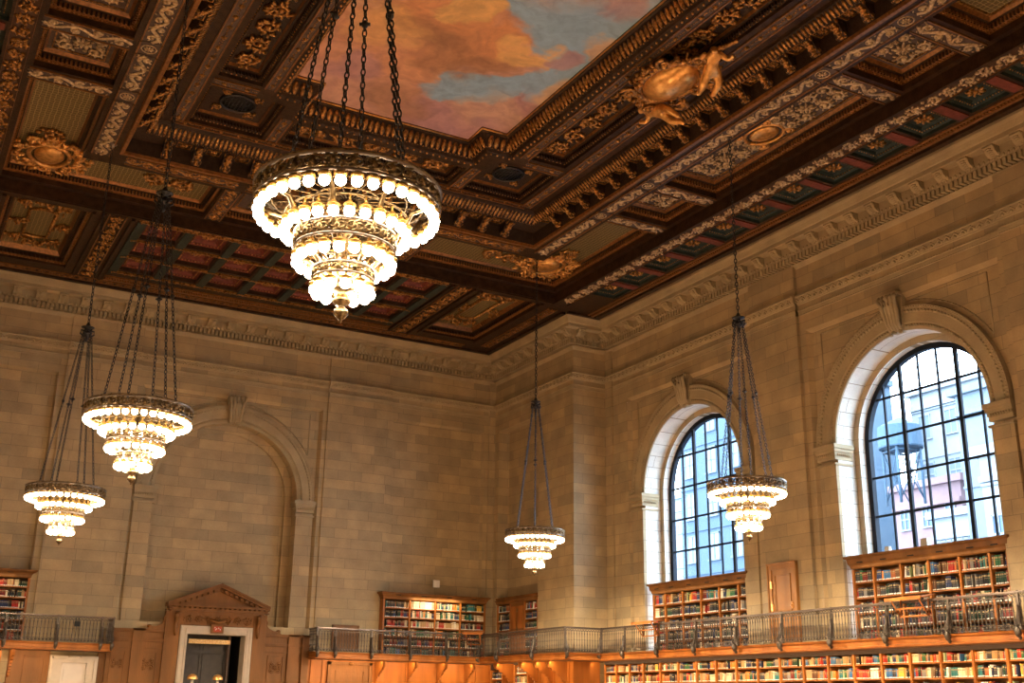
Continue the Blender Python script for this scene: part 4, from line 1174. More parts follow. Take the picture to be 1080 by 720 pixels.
def book_mesh(key):
    if key in BM: return BM[key]
    mb = MB(); mb.mi = 1; mb.box(-.44, .44, .06, .97, .02, .98)          # page block; unit size, spine at y=0
    mb.mi = 0
    sp = [(-.5, .10), (-.46, .03), (-.25, -.0), (0, -.012), (.25, 0), (.46, .03), (.5, .10)]
    vs = [(a, b, 0) for a, b in sp] + [(a, b, 1) for a, b in sp]
    mb._add(vs, [(i, i+1, i+8, i+7) for i in range(6)], True)
    mb.box(-.5, -.44, .08, 1, 0, 1); mb.box(.44, .5, .08, 1, 0, 1)
    mb._add([(a, b, 1) for a, b in sp], [tuple(range(7))]); mb._add([(a, b, 0) for a, b in sp], [tuple(reversed(range(7)))])
    mb.mi = 2; mb.box(-.34, .34, -.02, .03, .72, .86); mb.box(-.4, .4, -.012, .03, .58, .60)
    mb.mi = 3; mb.box(-.38, .38, -.022, .03, .05, .15)
    BM[key] = mb.mesh('book', [M['cover '+key], M['page'], M['band'], M['tagw']])
    return BM[key]
MIX = {'dark': (['black']*4+['charcoal']*3+['navy blue']*2+['dark green']*2+['dark red', 'brown', 'grey', 'red', 'cream']),
       'mixed': (['black', 'charcoal', 'navy blue', 'dark green', 'green', 'red', 'dark red', 'brown', 'tan', 'cream', 'white', 'grey', 'teal', 'blue', 'rust', 'yellow', 'pale green', 'orange', 'charcoal', 'black']),
       'bright': (['cream']*2+['white']+['tan']*3+['red', 'red', 'orange', 'orange', 'blue', 'navy blue', 'yellow', 'grey', 'grey', 'green', 'dark green', 'navy blue', 'rust', 'rust', 'pale green', 'charcoal', 'charcoal', 'black', 'black', 'brown', 'brown', 'brown', 'dark red', 'teal']),
       'pale': (['cream']*5+['tan']*3+['white']*2+['red', 'orange', 'teal', 'green', 'pink', 'navy blue']),
       'green': (['teal']*3+['dark green']*3+['green']*2+['cream', 'black', 'tan', 'yellow', 'rust']),
       'law': (['red']*3+['dark red']+['dark green']*2+['cream', 'tan', 'black'])}
def fill_shelf(mp, ang, a0, a1, z, hmax, front, mix, info, dens=.97):
    """books standing from a0 to a1 in local coordinates of the case; front = local b of the spines"""
    a = a0; idx = 0; run = None; left = 0
    while a < a1-.025:
        if left <= 0:
            run = random.choice(MIX[mix]); left = random.choice((1, 1, 1, 2, 2, 3, 5)); wbase = random.uniform(.026, .062); hbase = random.uniform(.70, .97)*hmax
        w = wbase*random.uniform(.92, 1.08); h = hbase*random.uniform(.985, 1.0)
        if a + w > a1: break
        if random.random() > dens: a += random.uniform(.03, .10); left -= 1; continue
        tilt = random.uniform(.06, .2) if random.random() < .05 else 0
        idx += 1; d = random.uniform(.17, .21)
        BOOKS.append(dict(p=mp(a+w/2+(.5*h*math.sin(tilt) if tilt else 0), front+random.uniform(0, .02), z), ang=ang, s=(w*.97, d, h), tilt=tilt, c=run, info=info, n=idx))
        a += w + (h*math.sin(tilt) if tilt else 0); left -= 1
def bookcase(name, x, y, rz, bays, shelves, top, crown, label, mixes, info, depth=.36, doorbay=None, base=DECK, hm=.31, group=None, slots=True, side=.05, crown_ext=.2):
    """local a along the case, b out of the wall (front at b=depth), z up; bays = list of divider positions"""
    root = empty(name, (x, y, 0), rz); tag(root, label, 'bookcase', group)
    c, s_ = math.cos(rz), math.sin(rz)
    mp = lambda a, b, z: (x + c*a - s_*b, y + s_*a + c*b, z)
    A0, A1 = bays[0], bays[-1]
    mb = MB(); mb.box(A0, A1, 0, .02, base, crown[1]-.01 if crown else top); mb.build('back_panel', M['oak_dark'], root)
    for i, a in enumerate(bays):
        mb = MB(); t = .03 if 0 < i < len(bays)-1 else side/2+.01
        mb.box(a-t, a+t, 0, depth, base, top); mb.build('side_panel' if i in (0, len(bays)-1) else 'divider', M['oak'], root)
    for i in range(len(bays)-1):
        if doorbay == i:
            mb = MB(); mb.box(bays[i]+.03, bays[i+1]-.03, depth-.04, depth-.01, base+.05, top)
            d = mb.build('cupboard_door', M['oak_dark'], root)
            b2 = MB(); mid = (bays[i]+bays[i+1])/2
            for z0 in (base+.15, (base+top)/2+.05):
                b2.frame(bays[i]+.1, mid-.04, 0, 1, .04, 0, 0) if False else None
                for q0, q1 in ((bays[i]+.09, mid-.03), (mid+.03, bays[i+1]-.09)): b2.box(q0, q1, depth-.01, depth+.008, z0, z0+.85)
            b2.build('raised_field', M['oak'], d)
            b3 = MB(); b3.box(mid-.05, mid-.0, depth-.01, depth+.03, 3.45, 3.6); b3.box(mid-.05, mid, depth-.01, depth+.03, 2.75, 2.9); b3.build('brass_lock', M['brass'], d)
            continue
        if base <= 0 and not crown and i == 0:
            mb = MB(); mb.box(A0, A1, depth-.06, depth+.02, top-.01, 1.5); mb.build('header_board', M['shade_wood'], root)  # near-black tone puts the shade under the gallery into the board's colour
        for k, z in enumerate(shelves):
            mb = MB(); mb.box(bays[i]+.03, bays[i+1]-.03, .02, depth-.03, z-.03, z); mb.build('shelf', M['oak'], root)
            hh = (shelves[k-1] - .03 - z) if k > 0 else (top - z)
            mx = mixes[min(k, len(mixes)-1)]
            if isinstance(mx, (list, tuple)): mx = mx[i % len(mx)]
            fill_shelf(mp, rz+PI, bays[i]+.035, bays[i+1]-.035, z, min(hm, hh-.02), depth-.05, mx, (info, i, k))
    if crown:
        z0, z1 = crown; e = crown_ext
        pr = [(0, z0-.03), (.03, z0), (.04, z0+.06), (.08, z0+.12), (e*.6, z1-.08), (e*.95, z1-.05), (e, z1), (0, z1)]
        mb = MB()
        path = [(A0-.02, 0, -1, 0), (A0-.02, depth, -1, 1), (A1+.02, depth, 1, 1), (A1+.02, 0, 1, 0)]
        mb.extrude(pr, path); mb.poly([(A0-.02-e, 0, z1), (A1+.02+e, 0, z1), (A1+.02+e, depth+e, z1), (A0-.02-e, depth+e, z1)])
        mb.poly([(A0, 0, z0-.02), (A0, depth, z0-.02), (A1, depth, z0-.02), (A1, 0, z0-.02)])
        mb.build('crown_moulding', M['oak_dark'], root)
        if slots:
            for i in range(len(bays)-1):
                sb = MB()
                m_ = (bays[i]+bays[i+1])/2; zc = z0+.13; o_ = depth+.085
                sb.box(m_-.1, m_+.1, o_-.03, o_+.02, zc-.012, zc+.018)
                sb.build('vent_slot', M['black'], root)
    return root
# upper cases
ush = [3.34, 2.93, 2.52, 2.13, 1.79]
# east wall cases: local a = -(y) direction so that b points into the room (-x)
bookcase('bookcase', XE+.55, 0, PI/2, [18.22, 18.74, 19.65, 20.62, 21.55, 22.5, 23.24], ush, 3.70, (3.74, 4.06),
         'long oak bookcase of six bays under the large right arched window', ['mixed', 'dark', 'dark', 'dark', 'dark'], 'right window bookcase', hm=.34, group='oak bookcases on the gallery', depth=.42, crown_ext=.16)
bookcase('bookcase', XE+.55, 0, PI/2, [27.72, 28.12, 29.06, 30.0, 30.97, 31.93, 32.6], ush, 3.70, (3.74, 4.06),
         'oak bookcase of six bays under the left arched window beside the stone pier', ['mixed', 'dark', 'dark', 'dark', 'dark'], 'left window bookcase', hm=.34, group='oak bookcases on the gallery', depth=.42, crown_ext=.16)
esh = [3.5, 3.15, 2.80, 2.45, 2.10, 1.79]
bookcase('bookcase', 0, YE+.05, PI, [-21.58, -20.5, -19.4, -18.32, -17.24], esh, 3.81, (3.84, 4.07),
         'oak bookcase of four bays on the end wall, its middle bays brightly lit', [['green', 'pale', 'pale', 'mixed'], ['green', 'pale', 'pale', 'dark'], ['dark', 'pale', 'pale', 'dark'], 'mixed', 'dark', 'mixed'], 'end wall bookcase', hm=.29, group='oak bookcases on the gallery', depth=.45, crown_ext=.16)
bookcase('bookcase', XP+.46, 0, PI/2, [37.78, 38.78, 39.9, 40.95], esh, 3.81, (3.84, 4.07),
         'narrow oak bookcase with a cupboard between two bays, round the corner on the side wall', ['mixed', 'dark', 'dark', 'dark', 'dark', 'dark'], 'corner bookcase', hm=.29, group='oak bookcases on the gallery', depth=.44, doorbay=1, crown_ext=.05, slots=False)
bookcase('bookcase', 0, YE+.05, PI, [-4.56, -3.35, -2.2, -1.1], esh, 3.78, (3.81, 4.04),
         'oak bookcase with red bound volumes on the gallery at the far left edge', ['law', 'law', 'dark', 'dark', 'dark', 'dark'], 'far left bookcase', hm=.28, group='oak bookcases on the gallery', depth=.45)
# lower cases under the gallery
lsh = [1.15, .78, .41, .04, -.33, -.70, -1.07, -1.5]
ly = [34.71, 34.01, 33.23] + [32.42-.957*k for k in range(0, 22)]
bookcase('bookcase', XE-.08, 0, PI/2, sorted(ly), lsh[:4], 1.41, None,
         'very long row of oak shelves with library books below the gallery along the window wall', ['bright', 'bright', 'bright', 'bright'], 'long lower shelves', hm=.29, base=-.0, depth=.42)
bookcase('bookcase', 0, YE-.02, PI, [-4.0, -2.9, -1.8, -.7], [1.12, .76, .4, 0.04], 1.46, None,
         'low oak bookcase with red bound books below the far left gallery', ['law', 'law', 'law', 'law'], 'far left lower shelves', hm=.28, base=0, depth=.42)
bookcase('bookcase', XP-.125, 0, PI/2, [37.75, 38.75], [1.12, .78, .44, .1], 1.46, None,
         'small oak bookcase below the corner of the gallery between carved brackets', ['dark', 'pale', 'dark', 'pale'], 'small lower bookcase', hm=.28, base=0, depth=.28)
bookcase('bookcase', XP-.125, 0, PI/2, [39.7, 40.6], [.95, .62, .3, 0], 1.30, None,
         'small dark bookcase in the corner below the gallery', ['dark', 'dark', 'dark', 'dark'], 'corner lower bookcase', hm=.28, base=0, depth=.28)

# place books: individual things for the 300 largest in view, the rest one object
import mathutils
CAMF, CP, CR, CYAW = 1194.629, .31062842, .01428432, .50460543
def cam_axes():
    fw = Vector((math.sin(CYAW), math.cos(CYAW), 0)); rt = Vector((math.cos(CYAW), -math.sin(CYAW), 0)); up = Vector((0, 0, 1))
    f = fw*math.cos(CP)+up*math.sin(CP); u = -fw*math.sin(CP)+up*math.cos(CP)
    return rt*math.cos(CR)+u*math.sin(CR), -rt*math.sin(CR)+u*math.cos(CR), f
AR, AU, AF = cam_axes()
def in_view(p):
    v = Vector(p); d = v.dot(AF)
    if d <= 0: return None
    return 540+CAMF*v.dot(AR)/d, 360-CAMF*v.dot(AU)/d, d
cand = []
for b in BOOKS:
    q = in_view((b['p'][0], b['p'][1], b['p'][2]+b['s'][2]/2))
    b['vis'] = bool(q and -4 < q[0] < 1084 and q[1] < 722)
    hid = b['p'][2] < 2.5 and b['p'][2] > 1.7
    if b['info'][0] == 'right window bookcase' and b['p'][1] < 18.45: b['vis'] = False
    if b['vis']: b['score'] = b['s'][0]*b['s'][2]/(q[2]**2)*(.45 if hid else 1); cand.append(b)
cand.sort(key=lambda b: -b['score'])
keep = set(id(b) for b in cand[:300])
ORD = ['first', 'second', 'third', 'fourth', 'fifth', 'sixth', 'seventh', 'eighth', 'ninth', 'tenth', 'eleventh', 'twelfth']
def ordn(k): return ORD[k] if k < 12 else '%dth' % (k+1)
ROW = ['top', 'second', 'third', 'fourth', 'fifth', 'sixth']
nb = {}
for b in BOOKS: nb.setdefault(b['info'], []).append(b)
def book_matrix(b):
    w, d, h = b['s']
    return Matrix.Translation(b['p']) @ Matrix.Rotation(b['ang'], 4, 'Z') @ Matrix.Rotation(b['tilt'], 4, 'Y') @ Matrix.Diagonal((w, d, h, 1))
rest = MB(); rest_mats = [M['page'], M['band'], M['tagw']] + [M['cover '+k] for k in PAL]; keyi = {k: i+3 for i, k in enumerate(PAL)}
for b in BOOKS:
    mtx = book_matrix(b)
    if id(b) in keep:
        o = bpy.data.objects.new('book', book_mesh(b['c'])); COL.objects.link(o)
        loc, rot, sc = mtx.decompose(); o.location = loc; o.rotation_euler = rot.to_euler(); o.scale = sc
        case, bay, row = b['info']; same = nb[b['info']]
        # seen from the room, the case's local a runs right to left: count from the left
        lst = sorted(same, key=lambda q: -in_view(q['p'])[0] if in_view(q['p']) else 0); lst.reverse(); idx = [id(q) for q in lst].index(id(b))
        bays_left = bay
        size = 'tall ' if b['s'][2] > .29 else ('short ' if b['s'][2] < .235 else '')
        nbay = {'right window bookcase': 6, 'left window bookcase': 6, 'end wall bookcase': 4, 'long lower shelves': len(ly)-1, 'corner bookcase': 3, 'far left bookcase': 3}.get(case, 1)
        bl = nbay-1-bay
        tag(o, '%s%s book, %s from left, %s shelf of %s bay, %s' % (size, b['c'], ordn(idx), ROW[row], ordn(bl), case), 'book', 'library books on the shelves')
    elif b['vis'] or b['info'][0] in ('long lower shelves', 'right window bookcase', 'left window bookcase'):
        me = book_mesh(b['c']); n = len(rest.v)
        rest.v.extend([tuple(mtx @ v.co) for v in me.vertices])
        mmap = {0: keyi[b['c']], 1: 0, 2: 1, 3: 2}
        for p in me.polygons: rest.f.append([i+n for i in p.vertices]); rest.m.append(mmap[p.material_index]); rest.sm.append(False)
o = rest.build('remaining_books', rest_mats)
tag(o, 'the many smaller, more distant library books filling the remaining shelves', 'books', kind='stuff')
# ------------------------------------------------------------------ portal, wainscot, doors
def map_n(w0=0): return lambda u, w, z: (u, YE - w + w0, z)       # w = distance out from the north wall
PX = 10.97
por = empty('portal', (PX, YE, FLOOR)); tag(por, 'carved oak portal with triangular pediment round the cream marble doorway', 'portal')
por.location = (0, 0, 0)
mb = MB(map_n())
mb.box(9.15, 9.66, 0, .28, FLOOR, 2.98); mb.box(12.27, 12.75, 0, .28, FLOOR, 2.98)
mb.box(9.66, 12.27, 0, .26, 2.52, 2.98); mb.build('oak_surround', M['oak_dark'], por)
mb = MB(map_n())
for (o, z0, z1, e) in ((0, 2.94, 3.02, .30), (0, 3.02, 3.10, .38), (0, 3.14, 3.22, .44)): mb.box(9.32-(e-.28)*1.0, 12.6+(e-.28), 0, e, z0, z1)
for k in range(18):
    x = 9.42+.178*k; mb.box(x, x+.10, 0, .38, 3.09, 3.15)
# raking cornice
for sg in (-1, 1):
    ax, az, bx, bz = PX+sg*1.83, 3.2, PX, 3.93
    for (t0, t1, e) in ((0, .07, .46), (-.08, 0, .40), (-.20, -.16, .30)):
        vs = []
        for (x, z) in ((ax, az), (bx, bz)):
            for (dz, ww) in ((t0, 0), (t0, e), (t1, e), (t1, 0)): vs.append((x, ww, z+dz))
        mb._add(vs, [(0, 1, 2, 3), (4, 7, 6, 5), (0, 4, 5, 1), (1, 5, 6, 2), (2, 6, 7, 3), (3, 7, 4, 0)])
    for k in range(9):
        u = (k+.6)/9.6; x = ax+(bx-ax)*u; z = az+(bz-az)*u-.15; mb.box(x-.055, x+.055, 0, .38, z-.03, z+.05)
mb.build('pediment_moulding', M['oak_dark'], por)
mb = MB(map_n()); mb._add([(PX-1.7, .22, 3.22), (PX+1.7, .22, 3.22), (PX, .22, 3.9), (PX-1.7, 0, 3.22), (PX+1.7, 0, 3.22), (PX, 0, 3.9)], [(0, 1, 2), (0, 3, 4, 1), (1, 4, 5, 2), (2, 5, 3, 0)])
mb.build('tympanum', M['oak_dark'], por)
# carved frieze, consoles and scroll brackets
cb = MB(lambda s, t, h: (s, YE-.26-h, 2.74+t))
cb2 = MB(lambda s, t, h: (s+9.75, YE-.26-h, 2.74+t)); foliage(cb2, 2.45, .30, .0); cb2.build('carved_frieze', M['oak_dark'], por)
for x in (9.5, 12.42):
    mb = MB(map_n()); mb.tube([(x, .42, 2.95), (x, .44, 2.85), (x, .36, 2.7), (x, .32, 2.5), (x, .36, 2.3), (x, .32, 2.15)], [.07, .08, .07, .06, .07, .04], 8); mb.ball((x, .38, 2.9), (.08, .06, .06)); mb.build('console', M['oak_dark'], por)
mb = MB(map_n())
for sg, x0 in ((-1, 9.15), (1, 12.75)):
    P = [(x0, 2.86), (x0+sg*.06, 2.72), (x0+sg*.04, 2.62), (x0+sg*.12, 2.52), (x0+sg*.3, 2.44), (x0+sg*.5, 2.44), (x0+sg*.56, 2.36), (x0+sg*.6, 2.335), (x0, 2.335)]
    n = len(P); vs = [(a, .04, b) for a, b in P]+[(a, .22, b) for a, b in P]
    mb._add(vs, [tuple(range(n)), tuple(range(2*n-1, n-1, -1))]+[(i, (i+1) % n, (i+1) % n+n, i+n) for i in range(n)])
    mb.ball((x0+sg*.5, .13, 2.44), (.09, .1, .06))
mb.build('side_scroll', M['oak_dark'], por)
# marble frame
mb = MB(map_n())
for (a, b, e) in ((9.68, 9.94, .30), (12.0, 12.25, .30)): mb.box(a, b, -.3, e, FLOOR, 2.51)
mb.box(9.94, 12.0, -.3, .30, 2.23, 2.51)
for (a, b) in ((9.72, 9.78), (9.86, 9.90), (12.04, 12.08), (12.16, 12.22)): mb.box(a, b, .30, .33, FLOOR, 2.42)
mb.box(9.72, 12.22, .30, .33, 2.42, 2.48); mb.box(9.86, 12.08, .30, .33, 2.29, 2.33)
mb.build('marble_frame', M['marble'], por)
# keystone block with red emblem
mb = MB(map_n()); mb.taper(10.72, 11.16, .28, .42, 2.27, 2.58, .0); mb.tube([(10.66, .4, 2.72), (10.94, .45, 2.62), (11.22, .4, 2.72)], .06, 6); kb = mb.build('frieze_block', M['oak_dark'], por)
mb = MB(map_n()); mb.box(10.80, 11.08, .42, .44, 2.32, 2.50); em = mb.build('red_emblem', M['red'], kb)
mb = MB(map_n())
for x, z in ((10.84, 2.46), (10.90, 2.42), (10.97, 2.44), (11.03, 2.40), (10.87, 2.39)): mb.ball((x, .445, z), (.024, .01, .024), 6, 4)
mb.build('white_mark', M['white'], kb)
# dark vestibule behind
mb = MB(map_n())
mb.quad((9.5, -2.2, FLOOR), (12.4, -2.2, FLOOR), (12.4, -2.2, 2.7), (9.5, -2.2, 2.7)); mb.quad((9.7, -.3, FLOOR), (9.7, -2.2, FLOOR), (9.7, -2.2, 2.7), (9.7, -.3, 2.7)); mb.quad((12.2, -.3, FLOOR), (12.2, -2.2, FLOOR), (12.2, -2.2, 2.7), (12.2, -.3, 2.7)); mb.quad((9.6, -.3, 2.55), (12.4, -.3, 2.55), (12.4, -2.2, 2.55), (9.6, -2.2, 2.55))
o = mb.build('wall_vestibule', M['bronze_door']); tag(o, kind='structure')
dr = empty('door_1'); tag(dr, kind='structure')
mb = MB(map_n()); mb.box(9.95, 11.6, -.62, -.55, FLOOR, 2.3); mb.build('door_leaf', M['bronze_door'], dr)
mb = MB(map_n())
for a, b in ((10.0, 10.66), (10.74, 11.52)):
    for z0, z1 in ((1.72, 1.98), (.2, 1.6), (-1.5, .1)):
        for (p, q, r, s_) in ((a, b, z0, z0+.03), (a, b, z1-.03, z1), (a, a+.03, z0, z1), (b-.03, b, z0, z1)): mb.box(p, q, -.55, -.52, r, s_)
mb.box(9.98, 11.56, -.56, -.5, 1.63, 1.69); mb.build('panel_moulding', M['bronze_door'], dr)
mb = MB(map_n()); mb.box(11.58, 11.66, -.9, -.35, FLOOR, 2.3); mb.build('door_post', M['grey_paint'], dr)
# lettered gold band over the doorway
mb = MB(map_n()); mb.box(10.12, 11.60, -.2, -.16, 1.93, 2.08)
sg_ = mb.build('lintel_sign', M['plaque']); tag(sg_, 'narrow gold coloured sign band hanging inside the top of the dark doorway', 'sign')
mb = MB(map_n())
for k in range(19):
    x = 10.28+.064*k
    if k in (6, 13): continue
    mb.box(x, x+.012, -.16, -.155, 1.975, 2.035)
    if k % 3: mb.box(x, x+.04, -.16, -.155, 2.025, 2.035)
    if k % 2: mb.box(x, x+.04, -.16, -.155, 1.975, 1.985)
mb.build('worn_lettering', M['cream_gold'], sg_)
# wainscot --------------------------------------------------------------------------
def wainscot(name, x0, x1, z1, label, panels, carved=True):
    root = empty(name); tag(root, label, 'panelling')
    mb = MB(map_n()); mb.box(x0, x1, .0, .16, FLOOR, z1); mb.box(x0, x1, .0, .27, z1-.06, z1); mb.box(x0, x1, .0, .22, z1-.10, z1-.06); mb.box(x0, x1, 0, .24, z1-.42, z1-.36); mb.box(x0, x1, 0, .29, z1-.36, z1-.32); mb.box(x0, x1, 0, .22, z1-.64, z1-.58)
    mb.build('boarding', M['oak_dark'], root)
    for a, b in panels:
        mb = MB(map_n())
        for (p, q, r, s_) in ((a, b, z1-.78, z1-.74), (a, b, -1.0, -.96), (a, a+.04, -1.0, z1-.74), (b-.04, b, -1.0, z1-.74)): mb.box(p, q, .16, .20, r, s_)
        pf = mb.build('panel_frame', M['oak_dark'], root)
        if carved and b-a > .3:
            cx = (a+b)/2; cb = MB(lambda s, t, h: (cx+s, YE-.165-h, z1-1.15+t)); arabesque(cb, (b-a)*.9, (b-a)*.8, .01); cb.build('carved_ornament', M['oak_dark'], pf)
    return root
wainscot('wainscot', 12.75, 14.43, 2.33, 'dark carved oak wainscot to the right of the portal', [(12.9, 13.5), (13.72, 14.1)])
wainscot('wainscot', 7.3, 9.15, 2.33, 'dark carved oak wainscot to the left of the portal', [(7.45, 7.95), (8.4, 9.0)])
for x in (13.62, 14.15, 8.1): 
    mb = MB(map_n()); mb.box(x, x+.42 if x != 14.15 else x+.26, .15, .27, FLOOR, 2.345); mb.box(x-.02, x+.44 if x != 14.15 else x+.28, .15, .3, 1.93, 2.0)
    mb.build('wainscot_pilaster', M['oak_dark'], [o for o in COL.objects if o.name.startswith('wainscot') and o.type == 'EMPTY'][0 if x > 10 else 1])
# lower panelling under the gallery, with brackets
lp = empty('lower_panelling'); tag(lp, 'orange lit oak panelling under the gallery between the wainscot and the corner', 'panelling')
mb = MB(map_n()); mb.box(14.43, XP, 0, .12, FLOOR, 1.5); mb.build('boarding', M['oak'], lp)
for x in (14.6, 15.05, 17.15, 18.4, 19.9, 21.4):
    mb = MB(map_n()); mb.box(x-.05, x+.05, .12, .17, FLOOR, 1.5); mb.build('stile', M['oak'], lp)
dd = empty('door_2'); tag(dd, kind='structure')
mb = MB(map_n()); mb.box(15.3, 16.85, .12, .18, FLOOR, 1.42); mb.frame(0, 0, 0, 0, 0, 0, 0); mb.build('door_leaf', M['oak_dark'], dd)
mb = MB(map_n()); mb.box(15.2, 15.32, .12, .24, FLOOR, 1.45); mb.box(16.83, 16.95, .12, .24, FLOOR, 1.45); mb.box(15.2, 16.95, .12, .24, 1.34, 1.45); mb.box(15.5, 16.65, .18, .2, 1.1, 1.14); mb.box(15.5, 15.54, .18, .2, -.5, 1.14); mb.box(16.61, 16.65, .18, .2, -.5, 1.14); mb.ball((16.08, .25, 1.39), (.1, .04, .06)); mb.build('door_frame', M['oak_dark'], dd)
pp = empty('lower_panelling'); tag(pp, 'orange lit oak panelling under the gallery along the stone pier', 'panelling')
mb = MB(); mb.box(XP-.12, XP-.001, YW-.12, YE, FLOOR, 1.5); mb.box(XP-.001, XE-.5, YW-.12, YW-.001, FLOOR, 1.5); mb.build('boarding', M['oak'], pp)
for y in (35.3, 36.3, 37.3, 39.0, 39.6):
    mb = MB(); mb.box(XP-.17, XP-.12, y-.05, y+.05, FLOOR, 1.5); mb.build('stile', M['oak'], pp)
def bracket(x, y, rz, label):
    """scalloped oak bracket carrying the gallery; local b = outwards"""
    mb = MB(lambda a, b, z: (x+math.cos(rz)*a-math.sin(rz)*b, y+math.sin(rz)*a+math.cos(rz)*b, z))
    P = [(0, 1.5), (.86, 1.5), (.86, 1.42)]
    for k in range(14):
        t = k/13; P.append((.74*(1-t)**1.8 + .12 + .05*(k % 2), 1.42-.66*t**.8 - .03*(k % 2)))
    P += [(.10, .72), (.0, .70)]
    n = len(P); vs = [(-.04, b, z) for b, z in P]+[(.04, b, z) for b, z in P]
    mb._add(vs, [tuple(range(n)), tuple(range(2*n-1, n-1, -1))]+[(i, (i+1) % n, (i+1) % n+n, i+n) for i in range(n)])
    mb.ball((0, .08, .70), (.06, .07, .06), 7, 4)
    o = mb.build('gallery_bracket', M['oak']); tag(o, label, 'bracket', 'scalloped oak brackets under the gallery'); return o
NUM = ['first', 'second', 'third', 'fourth', 'fifth']
for k, x in enumerate((17.15, 18.45, 19.7, 20.9)): bracket(x, YE-.12, PI, 'scalloped oak bracket under the end wall gallery, %s from the left' % NUM[k])
for k, y in enumerate((39.3, 37.4, 36.35, 35.45)): bracket(XP-.12, y, PI/2, 'scalloped oak bracket under the gallery of the stone pier, %s from the left' % NUM[k])
bracket(4.35, YE-.05, PI, 'scalloped oak bracket beside the lower bookcase at far left')
# small wall phone plate between the brackets
mb = MB(); mb.box(XP-.15, XP-.12, 38.9, 39.06, 1.02, 1.16); mb.box(XP-.165, XP-.15, 38.95, 39.01, 1.05, 1.13); tag(mb.build('switch_plate', M['black']), 'small black switch plate on the orange oak panelling in the corner', 'switch')
# pale marble door at far left
md = empty('door_3'); tag(md, kind='structure')
mb = MB(map_n()); mb.box(5.55, 5.93, 0, .3, FLOOR, 1.37); mb.box(6.72, 7.06, 0, .3, FLOOR, 1.37); mb.box(5.93, 6.72, 0, .3, 1.14, 1.37); mb.box(5.6, 5.66, .3, .34, FLOOR, 1.32); mb.box(5.6, 7.0, .3, .34, 1.26, 1.32); mb.box(6.94, 7.0, .3, .34, FLOOR, 1.32); mb.ball((6.3, .32, 1.34), (.2, .04, .05)); mb.build('marble_frame', M['marble'], md)
mb = MB(map_n()); mb.box(5.93, 6.72, 0, .2, FLOOR, 1.14); mb.box(5.95, 6.7, .2, .215, 1.08, 1.12); mb.box(6.02, 6.64, .2, .22, -.6, 1.0); mb.build('door_leaf', M['white_door'], md)
lq = empty('lower_panelling'); tag(lq, 'brown oak panelling around the pale marble door below the far left gallery', 'panelling')
mb = MB(map_n()); mb.box(4.3, 5.55, 0, .15, FLOOR, 1.5); mb.box(7.06, 7.32, 0, .15, FLOOR, 1.5); mb.box(7.3, 7.32, 0, .3, FLOOR, 2.33); mb.build('boarding', M['oak_dark'], lq)
mb = MB(map_n())
for a, b in ((4.75, 5.4), (7.1, 7.28)):
    for (p, q, r, s_) in ((a, b, 1.30, 1.34), (a, a+.04, -.8, 1.34), (b-.04, b, -.8, 1.34)): mb.box(p, q, .15, .19, r, s_)
mb.build('panel_frame', M['oak_dark'], lq)
# brown hatch on the gallery, small oak door, wall boxes
mb = MB(map_n(-.12)); mb.box(15.3, 16.36, 0, .05, DECK+.1, 2.78); ht = mb.build('wall_hatch', M['oak_dark']); tag(ht, 'square brown wooden hatch on the stone wall behind the gallery railing', 'hatch')
mb = MB(map_n(-.12))
for (p, q, r, s_) in ((15.3, 16.36, 2.72, 2.78), (15.3, 16.36, 1.85, 1.9), (15.3, 15.36, 1.85, 2.78), (16.3, 16.36, 1.85, 2.78)): mb.box(p, q, .05, .08, r, s_)
mb.build('hatch_frame', M['oak_dark'], ht)
dx = XE-.12
d4 = empty('door_4'); tag(d4, kind='structure')
y0, y1, zt = 25.14, 26.34, 4.08
mb = MB(); mb.box(dx-.08, dx, y0, y0+.14, DECK, zt); mb.box(dx-.08, dx, y1-.14, y1, DECK, zt); mb.box(dx-.08, dx, y0+.14, y1-.14, zt-.14, zt); mb.box(dx-.11, dx, y0-.02, y0+.03, DECK, zt+.02); mb.box(dx-.11, dx, y1-.03, y1+.02, DECK, zt+.02); mb.box(dx-.12, dx, y0-.02, y1+.02, zt-.01, zt+.05); mb.build('door_frame', M['oak_light'], d4)
mb = MB(); mb.box(dx-.045, dx, y0+.14, y1-.14, DECK, zt-.14)
lf = mb.build('door_leaf', M['oak_light'], d4)
mb = MB()
for (a, b, c_, d_) in ((y0+.30, y1-.30, 2.75, zt-.32), (y0+.30, y1-.30, DECK+.15, 2.6)):
    mb.taper(dx-.05, dx-.04, a, b, c_, d_, 0); mb.box(dx-.075, dx-.045, a-.03, a, c_-.03, d_+.03); mb.box(dx-.075, dx-.045, b, b+.03, c_-.03, d_+.03); mb.box(dx-.075, dx-.045, a, b, d_, d_+.03); mb.box(dx-.075, dx-.045, a, b, c_-.03, c_)
mb.build('raised_panel', M['oak_light'], lf)
mb = MB()
for y, z in ((y1-.155, 3.5), (y1-.155, 2.85)): mb.box(dx-.10, dx-.045, y-.02, y+.06, z-.1, z+.1)
mb.box(dx-.09, dx-.045, y0+.18, y0+.25, 2.78, 2.98); mb.ball((dx-.12, y0+.21, 2.86), .035); mb.build('brass_fittings', M['bright_gold'], lf)
mb = MB(map_n(-.16)); mb.taper(19.36, 19.64, .0, .06, 4.38, 4.66, .0); mb.box(19.40, 19.60, .06, .075, 4.42, 4.62); tag(mb.build('wall_speaker', M['white']), 'small pale square box fixed on the stone wall above the end bookcase', 'wall box')
